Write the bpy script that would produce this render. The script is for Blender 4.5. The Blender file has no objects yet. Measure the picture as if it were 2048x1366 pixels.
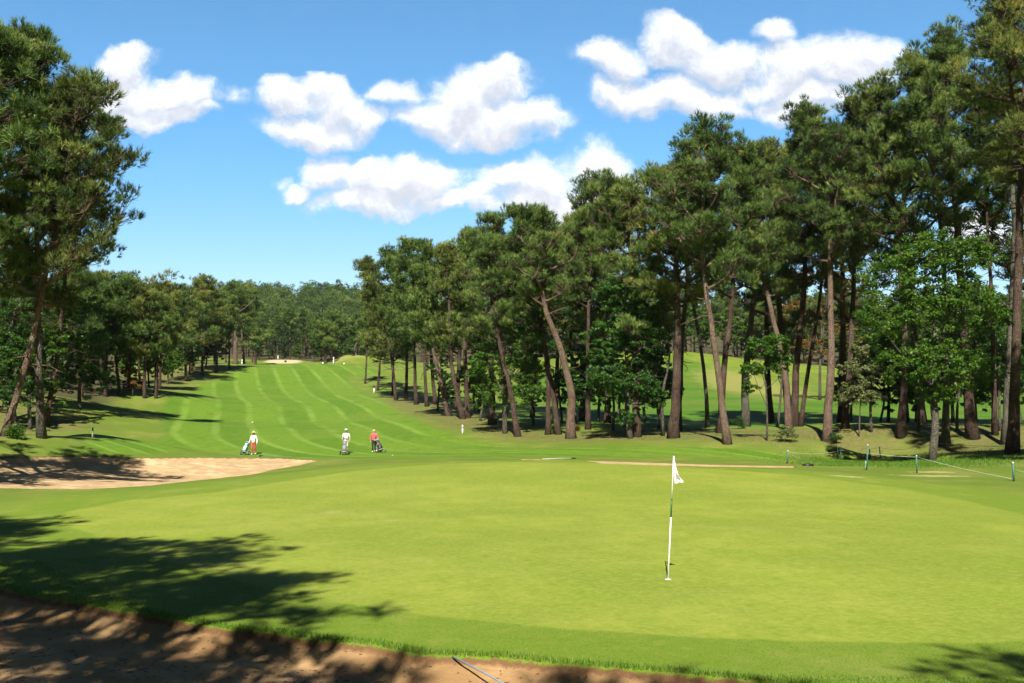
import bpy, bmesh, math, random
import numpy as np
from mathutils import Vector, Matrix
sc = bpy.context.scene
COL = sc.collection
R = math.radians
# ------------------------------------------------------------------ camera
F = 2000.0; CAMZ = 2.75; PITCH = math.atan(152/2000)
cp, sp = math.cos(PITCH), math.sin(PITCH)
CAM = np.array([0, 0, CAMZ])
def ray(px, row):
    cx = (px-1024)/F; cy = (683-row)/F
    d = np.array([cx, cp-cy*sp, sp+cy*cp])
    return d/d[1]
def pt(px, row, d):
    return CAM+ray(px, row)*d
cam = bpy.data.cameras.new('camera'); camo = bpy.data.objects.new('camera', cam); COL.objects.link(camo)
camo.location = CAM; camo.rotation_euler = (math.pi/2+PITCH, 0, 0)
cam.sensor_width = 36; cam.lens = F/2048*36; cam.clip_end = 5000; cam.clip_start = .05
sc.camera = camo

# ------------------------------------------------------------------ terrain height (smooth spline through surveyed spots)
CT = []
for px, row, d in [
 (1336,1160,17),(600,1160,17),(1900,1160,17),(1336,1000,31),(700,1000,31.5),(1900,1000,33.5),
 (1000,924,45),(1200,925,45),(1420,936,43),(700,934,45),(1650,945,45),(1834,946,47),(2027,962,42.5),
 (300,990,34),(0,985,35),(-300,985,34),(300,945,50),(300,913,66),(640,919,58),(500,911,73),(690,908,74),(750,905,75),(300,906,73),
 (1050,917,58),(1250,922,56),(1500,929,53),(1574,927,60),(1675,918,66),(1761,915,72),(1861,909,64),
 (1100,905,66),(1100,880,78),(1300,882,72),(1450,888,68),(1645,885,68),(1800,872,74),(2020,905,58),(2048,880,70),
 (925,868,84),(900,835,102),(835,812,125),(760,790,150),
 (500,850,105),(500,800,135),(500,760,170),(500,728,225),(700,728,222),(800,727,215),(620,800,137),(640,760,172),
 (20,870,52),(80,875,52),(185,873,64),(150,800,98),(310,785,120),(430,735,185),(0,805,90),(0,905,60),(200,907,66),(330,830,108),
 (1100,850,92),(1400,847,95),(1700,845,95),(2000,850,88),(1100,790,150),(1100,745,190),(1360,704,225),(1500,792,150),(1480,728,215),
 (1700,796,150),(1650,772,180),(1900,770,170),(2048,757,170),(1900,740,230),(1250,800,140),(1600,800,140)]:
    CT.append(pt(px, row, d))
for p in [(-12,11,.05),(-4,10,0),(0,10.3,0),(5,10.5,0),(10,11,.05),(0,13,0),(0,0,1.15),(0,-4,1.2),(5,5,.9),(-5,5,.9),(-20,5,.8),(20,5,.8),(0,-40,2),(40,10,2),(-40,10,2),
          (-70,60,3),(-90,120,8),(80,70,2.5),(110,130,6),(-120,200,18),(0,262,17),(-60,262,17.5),(60,262,19),(140,230,16),
          (-100,330,26),(0,330,25),(120,330,28),(-150,450,46),(0,450,46),(150,450,48),(-150,620,72),(0,620,70),(200,620,70),
          (-400,300,40),(400,300,30),(-300,0,10),(300,0,10),(0,-250,5),(-500,620,60),(500,620,60),(0,900,75),(-600,900,70),(600,900,70)]:
    CT.append(np.array(p, float))
CT = np.array(CT)
def _phi(r2): return np.where(r2 > 0, r2*np.log(r2+1e-9)*.5, 0)
def _solve():
    n = len(CT); xy = CT[:, :2]/100
    d2 = ((xy[:, None]-xy[None])**2).sum(-1)
    K = _phi(d2)+np.eye(n)*2e-5
    P = np.c_[np.ones(n), xy]
    A = np.zeros((n+3, n+3)); A[:n, :n] = K; A[:n, n:] = P; A[n:, :n] = P.T
    return np.linalg.solve(A, np.r_[CT[:, 2], 0, 0, 0])
W = _solve()
def base_h(x, y):
    x = np.atleast_1d(np.asarray(x, float)); y = np.atleast_1d(np.asarray(y, float))
    out = np.zeros(len(x)); c = CT[:, :2]/100
    for i in range(0, len(x), 20000):
        q = np.c_[x[i:i+20000], y[i:i+20000]]/100
        d2 = ((q[:, None]-c[None])**2).sum(-1)
        out[i:i+20000] = _phi(d2)@W[:-3]+W[-3]+q@W[-2:]
    return out
# low mounds on the far fairway (tees)
MOUNDS = []
def mound(px, row, d, rx, ry, h):
    p = pt(px, row, d); MOUNDS.append((p[0], p[1], rx, ry, h))
mound(572, 722, 236, 7, 5, 1.0); mound(722, 724, 226, 9, 9, 2.0); mound(1680, 925, 63, 3.0, 2.5, .18)
def h0(x, y):
    z = base_h(x, y)
    x = np.atleast_1d(np.asarray(x, float)); y = np.atleast_1d(np.asarray(y, float))
    for (a, b, rx, ry, h) in MOUNDS:
        z = z+h*np.exp(-(((x-a)/rx)**2+((y-b)/ry)**2)**2)
    z = z+.05*np.sin(x*.31+1)*np.sin(y*.23)*np.clip((y-60)/40, 0, 1)
    return z
TS = np.r_[np.arange(4, 60, .25), np.arange(60, 160, .5), np.arange(160, 700, 2)]
def hit(px, row, f=h0):
    d = ray(px, row); P = CAM+TS[:, None]*d
    g = f(P[:, 0], P[:, 1]); k = np.where(P[:, 2] < g)[0]
    if len(k) == 0: return None
    k = k[0]
    if k == 0: return P[0]
    a = P[k-1, 2]-g[k-1]; b = g[k]-P[k, 2]; t = a/(a+b+1e-9)
    p = P[k-1]*(1-t)+P[k]*t
    return p
def hp(px, row, dflt=100):
    p = hit(px, row)
    if p is None:
        print('MISS', px, row); p = pt(px, row, dflt)
    return p
# ------------------------------------------------------------------ regions (outlines on the ground)
def poly(pts):
    return np.array([hp(a, b)[:2] for a, b in pts])
def sdist(X, Y, P):
    """signed distance, positive inside"""
    q = np.c_[X, Y]; best = np.full(len(q), 1e9); ins = np.zeros(len(q), bool)
    n = len(P)
    for i in range(n):
        a = P[i]; b = P[(i+1) % n]; e = b-a
        w = q-a; t = np.clip((w@e)/(e@e+1e-12), 0, 1)
        dd = ((w-t[:, None]*e)**2).sum(1); best = np.minimum(best, dd)
        c = ((a[1] > q[:, 1]) != (b[1] > q[:, 1]))
        with np.errstate(divide='ignore', invalid='ignore'):
            xi = a[0]+(q[:, 1]-a[1])/(b[1]-a[1])*e[0]
        ins ^= c & (q[:, 0] < xi)
    s = np.sqrt(best)
    return np.where(ins, s, -s)
GREEN = poly([(1050,924),(870,929),(700,943),(560,964),(430,985),(260,1000),(140,1022),(110,1045),(180,1065),(300,1112),(500,1168),(700,1208),(850,1230),
              (1100,1254),(1400,1274),(1700,1283),(1950,1285),(2250,1270),(2500,1180),(2350,1090),(2048,1030),(1940,1004),(1800,976),(1600,950),(1450,940),(1300,931),(1180,926)])
NB = poly([(0,1177),(70,1194),(161,1207),(236,1221),(344,1239),(440,1256),(537,1265),(644,1281),(752,1291),(838,1310),(993,1315),(1100,1326),(1300,1342),(1480,1358),(1620,1372)])
NB = np.vstack([NB, [[3.2,8.6],[0,7.6],[-5,7.2],[-11,8],[-16,11],[-17,15.5],[-14,17.6],[-10.2,16.9]]])
FB = poly([(-260,920),(-100,916),(0,915),(200,912),(400,914),(560,916),(640,920),(600,930),(540,940),(440,956),(300,971),(170,978),(60,977),(-80,973),(-260,965)])
_f = [hp(a, b)[:2] for a, b in [(1040,918),(1140,920),(1200,922),(1300,925),(1420,929),(1590,932)]]
SB = np.array(_f+[p*(1-4.0/np.linalg.norm(p)) for p in _f[::-1]])
FW = poly([(300,908),(150,900),(330,868),(320,825),(340,790),(400,770),(480,738),(560,728),(690,729),(770,745),(690,752),(715,775),(760,800),(850,850),(920,878),(1080,897),(1560,908),(1570,922),(640,917),(560,913)])
BF = poly([(1040,852),(1700,848),(2100,848),(2300,800),(2150,762),(2048,765),(1850,778),(1700,800),(1560,806),(1440,785),(1420,730),(1350,712),(1290,730),(1180,730),(1060,745),(1000,790)])
DRY = poly([(1000,880),(880,855),(760,800),(800,770),(1010,830),(1040,858),(1700,852),(2200,855),(2300,905),(1950,915),(1800,905),(1600,903),(1150,885)])
DRY2 = poly([(-300,890),(0,880),(110,868),(230,858),(100,812),(250,792),(420,745),(470,725),(200,760),(-200,780),(-400,850)])
def height(x, y, sd=None):
    x = np.atleast_1d(np.asarray(x, float)); y = np.atleast_1d(np.asarray(y, float))
    z = h0(x, y)
    for P, dep, wid in ((NB, .22, .5), (FB, .16, 1.0), (SB, .05, .8)):
        m = (x > P[:, 0].min()-1) & (x < P[:, 0].max()+1) & (y > P[:, 1].min()-1) & (y < P[:, 1].max()+1)
        if m.any():
            s = sdist(x[m], y[m], P)
            t = np.clip(s/wid, 0, 1); z[m] -= dep*(.35*np.clip(s/.06, 0, 1)+.65*t*t*(3-2*t))
            if P is NB:
                xm, ym = x[m], y[m]
                z[m] += np.clip(s, 0, 1)*(.018*np.sin(xm*5.1+ym*2.3)*np.sin(ym*4.2-xm)+.012*np.sin(xm*11+ym*7))
    return z
def gz(x, y): return float(height(x, y)[0])
def gp(px, row):
    p = hp(px, row).copy(); p[2] = gz(p[0], p[1]); return p

# ------------------------------------------------------------------ object helpers
def tag(o, label=None, cat=None, group=None, kind=None):
    if label: o['label'] = label
    if cat: o['category'] = cat
    if group: o['group'] = group
    if kind: o['kind'] = kind
    return o
def empty(name, loc, rz=0):
    o = bpy.data.objects.new(name, None); COL.objects.link(o); o.location = loc; o.rotation_euler = (0, 0, rz)
    o.empty_display_size = .3
    return o
class MB:
    """collects vertices and faces; build() links ONE mesh object"""
    def __init__(s): s.v = []; s.f3 = []; s.f4 = []; s.t = []; s.n = 0
    def add(s, v, f3=None, f4=None, tint=None):
        v = np.asarray(v, float).reshape(-1, 3)
        if f3 is not None and len(f3): s.f3.append(np.asarray(f3, int)+s.n)
        if f4 is not None and len(f4): s.f4.append(np.asarray(f4, int)+s.n)
        s.v.append(v); s.t.append(np.zeros(len(v)) if tint is None else np.broadcast_to(tint, (len(v),)))
        s.n += len(v); return s
    def tube(s, P, r, seg=6, cap=True, tint=None):
        P = np.asarray(P, float); n = len(P); r = np.broadcast_to(np.asarray(r, float), (n,))
        T = np.gradient(P, axis=0); T /= np.linalg.norm(T, axis=1)[:, None]+1e-12
        ref = np.array([0, 0, 1.]) if abs(T[0, 2]) < .9 else np.array([1., 0, 0])
        A = np.cross(T, ref); A /= np.linalg.norm(A, axis=1)[:, None]+1e-12; B = np.cross(T, A)
        a = np.arange(seg)*2*math.pi/seg
        V = P[:, None]+r[:, None, None]*(np.cos(a)[None, :, None]*A[:, None]+np.sin(a)[None, :, None]*B[:, None])
        V = V.reshape(-1, 3); i = np.arange(n-1)[:, None]*seg; j = np.arange(seg)[None]; k = (j+1) % seg
        f4 = np.stack([i+j, i+k, i+seg+k, i+seg+j], -1).reshape(-1, 4)
        f3 = []
        if cap:
            V = np.vstack([V, P[:1], P[-1:]]); c0 = n*seg
            for q in range(seg):
                w = (q+1) % seg; f3 += [(w, q, c0), ((n-1)*seg+q, (n-1)*seg+w, c0+1)]
        s.add(V, f3, f4, tint); return s
    def box(s, c, size, rz=0, tilt=None):
        c = np.array(c, float); h = np.array(size, float)/2
        V = np.array([[x, y, z] for z in (-1, 1) for y in (-1, 1) for x in (-1, 1)])*h
        if tilt is not None: V = V@np.array(tilt).T
        M = np.array([[math.cos(rz), -math.sin(rz), 0], [math.sin(rz), math.cos(rz), 0], [0, 0, 1]])
        V = V@M.T+c
        s.add(V, None, [(0,2,3,1),(4,5,7,6),(0,1,5,4),(2,6,7,3),(0,4,6,2),(1,3,7,5)]); return s
    def ball(s, c, r, seg=10, rings=7):
        r = np.broadcast_to(np.asarray(r, float), (3,)); V = []
        for i in range(rings+1):
            th = math.pi*i/rings
            for j in range(seg):
                ph = 2*math.pi*j/seg; V.append((math.sin(th)*math.cos(ph), math.sin(th)*math.sin(ph), math.cos(th)))
        V = np.array(V)*r+np.array(c)
        f = [(i*seg+j, (i+1)*seg+j, (i+1)*seg+(j+1) % seg, i*seg+(j+1) % seg) for i in range(rings) for j in range(seg)]
        s.add(V, None, f); return s
    def mesh(s, name, mat, smooth=False):
        me = bpy.data.meshes.new(name); V = np.vstack(s.v)
        f3 = np.vstack(s.f3) if s.f3 else np.zeros((0, 3), int); f4 = np.vstack(s.f4) if s.f4 else np.zeros((0, 4), int)
        me.vertices.add(len(V)); me.vertices.foreach_set('co', V.astype(np.float32).ravel())
        L = np.r_[f3.ravel(), f4.ravel()]; me.loops.add(len(L)); me.loops.foreach_set('vertex_index', L.astype(np.int32))
        nf = len(f3)+len(f4); me.polygons.add(nf)
        st = np.r_[np.arange(len(f3))*3, len(f3)*3+np.arange(len(f4))*4]
        me.polygons.foreach_set('loop_start', st.astype(np.int32))
        if smooth: me.polygons.foreach_set('use_smooth', np.ones(nf, bool))
        T = np.concatenate(s.t)
        if T.any():
            at = me.attributes.new('tint', 'FLOAT', 'POINT'); at.data.foreach_set('value', T.astype(np.float32))
        me.update(calc_edges=True); me.validate(); me.materials.append(mat); return me
    def build(s, name, mat, parent=None, smooth=False, loc=None):
        o = bpy.data.objects.new(name, s.mesh(name, mat, smooth)); COL.objects.link(o)
        if parent is not None: o.parent = parent
        if loc is not None: o.location = loc
        return o
def children(o): return [c for c in bpy.data.objects if c.parent == o]
def copy_tree(o, kids=None):
    c = o.copy(); COL.objects.link(c)
    for ch in (kids if kids is not None else children(o)):
        d = ch.copy(); COL.objects.link(d); d.parent = c
    return c

# ------------------------------------------------------------------ materials
def mat(name):
    m = bpy.data.materials.new(name); m.use_nodes = True; nt = m.node_tree
    b = nt.nodes['Principled BSDF']; return m, nt, b
class N:
    """tiny node-building shorthand"""
    def __init__(s, nt): s.nt = nt
    def n(s, t, **kw):
        x = s.nt.nodes.new(t)
        for k, v in kw.items(): setattr(x, k, v)
        return x
    def link(s, a, b): s.nt.links.new(a, b)
    def m(s, op, a, b=None, c=None, clamp=False):
        x = s.n('ShaderNodeMath', operation=op, use_clamp=clamp)
        for i, v in enumerate((a, b, c)):
            if v is None: continue
            if isinstance(v, (int, float)): x.inputs[i].default_value = v
            else: s.link(v, x.inputs[i])
        return x.outputs[0]
    def noise(s, vec, scale, detail=3, rough=.55, out=0, dist=0):
        x = s.n('ShaderNodeTexNoise'); x.inputs['Scale'].default_value = scale; x.inputs['Detail'].default_value = detail
        x.inputs['Roughness'].default_value = rough; x.inputs['Distortion'].default_value = dist
        if vec is not None: s.link(vec, x.inputs['Vector'])
        return x.outputs[out]
    def scale(s, vec, sx, sy, sz):
        x = s.n('ShaderNodeVectorMath', operation='MULTIPLY'); s.link(vec, x.inputs[0]); x.inputs[1].default_value = (sx, sy, sz); return x.outputs[0]
    def mix(s, f, a, b):
        x = s.n('ShaderNodeMix', data_type='RGBA')
        for sock, v in ((x.inputs[0], f), (x.inputs[6], a), (x.inputs[7], b)):
            if isinstance(v, (int, float)): sock.default_value = v
            elif isinstance(v, tuple): sock.default_value = (*v, 1)
            else: s.link(v, sock)
        return x.outputs[2]
    def ss(s, v, lo, hi, clamp=True):
        x = s.n('ShaderNodeMapRange', interpolation_type='SMOOTHSTEP'); s.link(v, x.inputs[0])
        x.inputs[1].default_value = lo; x.inputs[2].default_value = hi; return x.outputs[0]
    def ramp(s, v, stops):
        x = s.n('ShaderNodeValToRGB'); s.link(v, x.inputs[0]); e = x.color_ramp.elements
        while len(e) < len(stops): e.new(.5)
        for q, (p, c) in zip(e, stops): q.position = p; q.color = (*c, 1)
        return x.outputs[0]
    def attr(s, name, out='Fac'):
        x = s.n('ShaderNodeAttribute', attribute_name=name); return x.outputs[out]
    def bump(s, h, strength, dist, b):
        x = s.n('ShaderNodeBump'); x.inputs['Strength'].default_value = strength; x.inputs['Distance'].default_value = dist
        s.link(h, x.inputs['Height']); s.link(x.outputs[0], b.inputs['Normal'])
def plain(name, col, rough=.6, metal=0, var=.12, scale=30):
    m, nt, b = mat(name); k = N(nt); tc = k.n('ShaderNodeTexCoord').outputs['Object']
    nz = k.noise(tc, scale, 3)
    c = k.mix(k.ss(nz, .3, .7), tuple(x*(1-var) for x in col), tuple(min(1, x*(1+var)) for x in col))
    k.link(c, b.inputs['Base Color']); b.inputs['Roughness'].default_value = rough; b.inputs['Metallic'].default_value = metal
    return m
def foliage_mat(name, stops, trans=.3, rough=.55, nscale=.35):
    m, nt, b = mat(name); k = N(nt)
    t = k.attr('tint'); geo = k.n('ShaderNodeNewGeometry').outputs['Position']
    nz = k.noise(geo, nscale, 2)
    oi = k.n('ShaderNodeObjectInfo').outputs['Random']
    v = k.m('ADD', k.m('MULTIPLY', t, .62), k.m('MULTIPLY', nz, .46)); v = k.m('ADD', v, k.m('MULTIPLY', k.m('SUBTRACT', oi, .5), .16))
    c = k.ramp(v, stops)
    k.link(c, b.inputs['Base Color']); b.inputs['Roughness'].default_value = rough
    b.inputs['Specular IOR Level'].default_value = .25
    tr = k.n('ShaderNodeBsdfTranslucent'); k.link(k.mix(.4, c, (.16, .2, .02)), tr.inputs['Color'])
    mx = k.n('ShaderNodeMixShader'); mx.inputs[0].default_value = trans
    k.link(b.outputs[0], mx.inputs[1]); k.link(tr.outputs[0], mx.inputs[2])
    k.link(mx.outputs[0], nt.nodes['Material Output'].inputs[0]); return m
NEEDLE = foliage_mat('pine_needles', [(.12, (.01,.022,.006)), (.36, (.034,.07,.014)), (.58, (.098,.165,.028)), (.8, (.24,.3,.07)), (.97, (.32,.18,.07))], .12)
NEEDLE_B = foliage_mat('pine_needles_yellowish', [(.12, (.03,.045,.01)), (.38, (.06,.09,.016)), (.6, (.135,.17,.032)), (.8, (.25,.27,.06)), (.97, (.3,.18,.06))], .12)
LEAF = foliage_mat('broad_leaves', [(.15, (.016,.045,.008)), (.42, (.04,.1,.01)), (.65, (.075,.155,.014)), (.9, (.13,.22,.025))], .3, .45)
LEAF_D = foliage_mat('dark_broad_leaves', [(.15, (.008,.025,.006)), (.45, (.018,.055,.009)), (.7, (.035,.095,.013)), (.9, (.06,.14,.018))], .25, .45)
LEAF_O = foliage_mat('ochre_leaves', [(.15, (.07,.04,.01)), (.45, (.15,.075,.015)), (.7, (.2,.105,.02)), (.9, (.1,.11,.025))], .25)
LEAF_P = foliage_mat('pale_leaves', [(.15, (.07,.09,.03)), (.45, (.13,.15,.05)), (.7, (.18,.2,.07)), (.9, (.23,.24,.1))], .25)
def bark_mat(name, a, b_, c):
    m, nt, b = mat(name); k = N(nt); tc = k.n('ShaderNodeTexCoord').outputs['Object']
    v = k.scale(tc, 1.3, 1.3, .5)
    vo = k.n('ShaderNodeTexVoronoi', feature='DISTANCE_TO_EDGE'); vo.inputs['Scale'].default_value = 11; k.link(v, vo.inputs['Vector'])
    nz = k.noise(v, 5, 5, .65); big = k.noise(tc, .45, 2)
    col = k.mix(k.ss(nz, .3, .7), a, b_); col = k.mix(k.ss(big, .4, .62), col, k.mix(.6, col, c))
    col = k.mix(k.ss(vo.outputs[0], 0, .09), tuple(x*.55 for x in a), col)
    k.link(col, b.inputs['Base Color']); b.inputs['Roughness'].default_value = .9; b.inputs['Specular IOR Level'].default_value = .15
    k.bump(k.m('ADD', k.ss(vo.outputs[0], 0, .15), nz), .8, .05, b); return m
BARK = bark_mat('reddish_pine_bark', (.045,.029,.021), (.12,.073,.053), (.16,.12,.09))
BARK_P = bark_mat('pale_pine_bark', (.11,.07,.048), (.23,.155,.11), (.25,.19,.14))
BARK_G = bark_mat('grey_bark', (.07,.06,.045), (.15,.13,.1), (.17,.16,.12))
# ================================================================== GROUND
def build_ground():
    ang = np.concatenate([np.arange(-180, -75, 3.), np.arange(-75, -33, .5), np.arange(-33, 33, .085), np.arange(33, 75, .5), np.arange(75, 180.01, 3.)])
    ang = np.unique(np.round(ang, 4)); ang[-1] = 180
    rr = np.concatenate([[.4, 1.5, 3, 4.5], np.arange(6, 8.8, .25), np.arange(8.8, 20, .06), np.arange(20, 44, .16), np.arange(44, 90, .3), np.arange(90, 130, .6),
                         np.arange(130, 250, 1.5), np.arange(250, 420, 6), np.arange(420, 1000, 25), [1010, 1100]])
    A, Rr = np.meshgrid(np.radians(ang), rr); X = (Rr*np.sin(A)).ravel(); Y = (Rr*np.cos(A)).ravel()
    m = Rr.ravel() < 1000; Z = np.zeros(len(X)); Z[m] = height(X[m], Y[m]); 
    lim = np.hypot(X, Y) >= 1000
    Z[lim] = 60
    na, nr = len(ang), len(rr)
    i = np.arange(nr-1)[:, None]*na; j = np.arange(na-1)[None]
    Q = np.stack([i+j, i+j+1, i+na+j+1, i+na+j], -1).reshape(-1, 4)
    S = {}
    def clampd(P, lo=-6., hi=6.):
        r = np.full(len(X), lo); b = (X > P[:, 0].min()-6) & (X < P[:, 0].max()+6) & (Y > P[:, 1].min()-6) & (Y < P[:, 1].max()+6)
        r[b] = np.clip(sdist(X[b], Y[b], P), lo, hi); return r
    S['s_green'] = clampd(GREEN); S['s_fair'] = clampd(FW); S['s_back'] = clampd(BF)
    S['s_sand'] = np.maximum(np.maximum(clampd(NB), clampd(FB)), clampd(SB))
    # mound sand patches
    S['s_dry'] = np.maximum(clampd(DRY), clampd(DRY2))
    m1 = MOUNDS[0]; S['s_bare'] = 1-np.hypot((X-m1[0])/5.5, (Y-m1[1]+3)/3.4)
    m2 = MOUNDS[1]; S['s_tan'] = 1-np.hypot((X-m2[0]+3)/8, (Y-m2[1]+3)/7)
    tb = hp(1490, 770); S['s_tan'] = np.maximum(S['s_tan'], 1-np.hypot((X-tb[0])/10, (Y-tb[1])/34))
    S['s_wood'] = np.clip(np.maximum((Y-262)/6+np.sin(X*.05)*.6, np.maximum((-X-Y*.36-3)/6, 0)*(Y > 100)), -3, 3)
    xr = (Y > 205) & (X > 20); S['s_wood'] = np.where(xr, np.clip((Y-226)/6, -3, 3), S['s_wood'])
    c = X[Q].mean(1), Y[Q].mean(1)
    cls = np.zeros(len(Q), int)
    fm = lambda k: S[k][Q].max(1)
    cls[fm('s_back') > 0] = 3; cls[fm('s_fair') > 0] = 1; cls[fm('s_green') > -.0] = 2
    sand = fm('s_sand') > 0; cls[sand & (c[1] < 25)] = 4; cls[sand & (c[1] >= 25) & (c[0] < 0)] = 5; cls[sand & (c[1] >= 25) & (c[0] >= 0)] = 6
    names = ['ground', 'fairway', 'putting_green', 'back_fairway', 'greenside_bunker', 'fairway_bunker', 'strip_bunker']
    V = np.c_[X, Y, Z]
    mt = ground_mat()
    for k, nm in enumerate(names):
        q = Q[cls == k]
        if len(q) == 0: print('EMPTY region', nm); continue
        u, inv = np.unique(q, return_inverse=True)
        me = bpy.data.meshes.new(nm); me.vertices.add(len(u)); me.vertices.foreach_set('co', V[u].astype(np.float32).ravel())
        L = inv.reshape(-1)[::1].reshape(-1, 4)[:, ::-1].ravel()
        me.loops.add(len(L)); me.loops.foreach_set('vertex_index', L.astype(np.int32)); me.polygons.add(len(q))
        me.polygons.foreach_set('loop_start', (np.arange(len(q))*4).astype(np.int32)); me.polygons.foreach_set('use_smooth', np.ones(len(q), bool))
        for an, av in S.items():
            at = me.attributes.new(an, 'FLOAT', 'POINT'); at.data.foreach_set('value', av[u].astype(np.float32))
        me.update(calc_edges=True); me.materials.append(mt)
        o = bpy.data.objects.new(nm, me); COL.objects.link(o); o['kind'] = 'structure'
def ground_mat():
    m, nt, b = mat('turf_and_sand'); k = N(nt)
    P = k.n('ShaderNodeNewGeometry').outputs['Position']
    sx = k.n('ShaderNodeSeparateXYZ'); k.link(P, sx.inputs[0]); X, Y = sx.outputs[0], sx.outputs[1]
    fine = k.noise(P, 26, 4, .7); mid = k.noise(P, 3.2, 4, .6); big = k.noise(P, .35, 3, .55); huge = k.noise(P, .09, 3, .5)
    vfine = k.noise(P, 90, 2, .6); stretch = k.noise(k.scale(P, 1.0, .75, 1), .8, 5, .62)
    # rough grass
    rough = k.mix(k.ss(mid, .3, .7), (.08,.135,.01), (.13,.19,.018))
    rough = k.mix(k.ss(big, .42, .68), rough, (.18,.2,.035))
    rough = k.mix(k.ss(fine, .35, .75), rough, k.mix(.45, rough, (.17,.27,.03)))
    # needle litter / dry grass
    lit = k.mix(k.ss(mid, .3, .65), (.2,.14,.065), (.13,.165,.03))
    lit = k.mix(k.ss(fine, .45, .7), lit, (.12,.07,.035)); lit = k.mix(k.ss(k.noise(P, .6, 5, .7), .5, .62), lit, (.085,.12,.02))
    dry = k.m('MULTIPLY', k.ss(k.attr('s_dry'), -1.5, 2.5), k.ss(k.m('ADD', mid, k.m('MULTIPLY', big, .8)), .5, .95))
    col = k.mix(dry, rough, lit)
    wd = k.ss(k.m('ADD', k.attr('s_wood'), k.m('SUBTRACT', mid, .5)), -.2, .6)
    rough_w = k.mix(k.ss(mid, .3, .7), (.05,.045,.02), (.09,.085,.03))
    # fairway with mown lanes
    wob = k.m('MULTIPLY', k.m('SUBTRACT', k.noise(P, .018, 1), .5), 4)
    yy = k.m('SUBTRACT', Y, 85)
    near = k.m('MAXIMUM', k.m('SUBTRACT', 88, Y), 0)
    lane = k.m('ADD', k.m('ADD', k.m('ADD', X, k.m('MULTIPLY', yy, .29)), wob), k.m('MULTIPLY', k.m('MULTIPLY', near, near), -.022))
    def stripe(v, per, ph, sharp):
        s = k.m('SINE', k.m('ADD', k.m('MULTIPLY', v, 2*math.pi/per), ph)); return k.ss(s, -sharp, sharp)
    st1 = stripe(lane, 7.2, .6, .5)
    fr = k.m('ABSOLUTE', k.m('SUBTRACT', k.m('FRACT', k.m('DIVIDE', k.m('ADD', k.m('ADD', lane, k.m('MULTIPLY', k.noise(P, .25, 2), .25)), 200), 3.6)), .5))
    line = k.m('SUBTRACT', 1, k.ss(fr, .03, .17))
    fair = k.mix(k.m('MULTIPLY', st1, .75), (.08,.175,.006), (.115,.22,.011))
    fair = k.mix(k.m('MULTIPLY', k.m('MULTIPLY', line, k.ss(k.noise(P, .07, 2), .3, .55)), .7), fair, (.18,.3,.04))
    fair = k.mix(k.ss(huge, .42, .66), fair, k.mix(.55, fair, (.13,.21,.018)))
    fair = k.mix(k.m('MULTIPLY', k.ss(k.noise(k.scale(P, 1.5, .25, 1), 1.4, 3), .45, .75), .4), fair, (.17,.23,.03))
    fair = k.mix(k.m('MULTIPLY', k.ss(k.noise(k.scale(P, 1, .6, 1), .55, 5, .65), .5, .72), .5), fair, (.05,.125,.006))
    edge = k.m('ADD', k.attr('s_fair'), k.m('MULTIPLY', k.m('SUBTRACT', mid, .5), 1.2))
    col = k.mix(k.ss(edge, -.5, .5), col, fair)
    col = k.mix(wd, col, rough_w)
    # back fairway
    lane2 = k.m('ADD', Y, k.m('MULTIPLY', X, .25)); st2 = stripe(lane2, 11, 0, .6)
    bf = k.mix(k.m('MULTIPLY', st2, .35), (.06,.14,.008), (.09,.175,.014)); bf = k.mix(k.m('MULTIPLY', k.ss(huge, .42, .62), .5), bf, (.13,.165,.025)); bf = k.mix(k.m('MULTIPLY', k.ss(big, .45, .7), .5), bf, (.055,.12,.01))
    col = k.mix(k.ss(k.attr('s_back'), -1, 1), col, bf)
    tan = k.m('MULTIPLY', k.ss(k.m('ADD', k.attr('s_tan'), k.m('MULTIPLY', k.m('SUBTRACT', k.noise(P, .5, 4), .5), .9)), 0, .5), .75)
    col = k.mix(tan, col, (.23,.225,.06))
    # collar and green
    sg = k.m('ADD', k.attr('s_green'), k.m('MULTIPLY', k.m('SUBTRACT', mid, .5), .25))
    fringe = k.mix(k.ss(fine, .3, .7), (.11,.185,.012), (.16,.225,.022)); fringe = k.mix(k.ss(mid, .5, .75), fringe, (.19,.23,.035))
    fringe = k.mix(k.ss(k.noise(k.scale(P, 1, .5, 1), .8, 4), .5, .75), fringe, (.2,.24,.04))
    col = k.mix(k.m('MULTIPLY', k.ss(sg, -5.5, -1.6), .85), col, fringe)
    g = k.mix(k.ss(stretch, .3, .72), (.165,.215,.022), (.228,.262,.034))
    g = k.mix(k.ss(big, .38, .68), g, k.mix(.45, g, (.24,.255,.05)))
    g = k.mix(k.m('MULTIPLY', k.ss(k.noise(P, .17, 4, .6), .42, .6), .7), g, (.135,.19,.016))
    g = k.mix(k.ss(mid, .48, .7), g, k.mix(.45, g, (.14,.2,.01)))
    g = k.mix(k.ss(k.noise(k.scale(P, 1, .6, 1), .6, 6, .7), .48, .68), g, k.mix(.35, g, (.14,.22,.012)))
    g = k.mix(k.ss(fine, .5, .8), g, k.mix(.35, g, (.31,.36,.06)))
    g = k.mix(k.ss(vfine, .55, .8), g, k.mix(.3, g, (.11,.2,.01)))
    g = k.mix(k.m('MULTIPLY', k.ss(k.noise(P, 9, 4, .75), .42, .66), .45), g, (.28,.3,.06)); g = k.mix(k.m('MULTIPLY', k.ss(k.noise(k.scale(P, 1, .8, 1), 5, 4, .75), .5, .72), .45), g, (.1,.165,.01))
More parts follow.
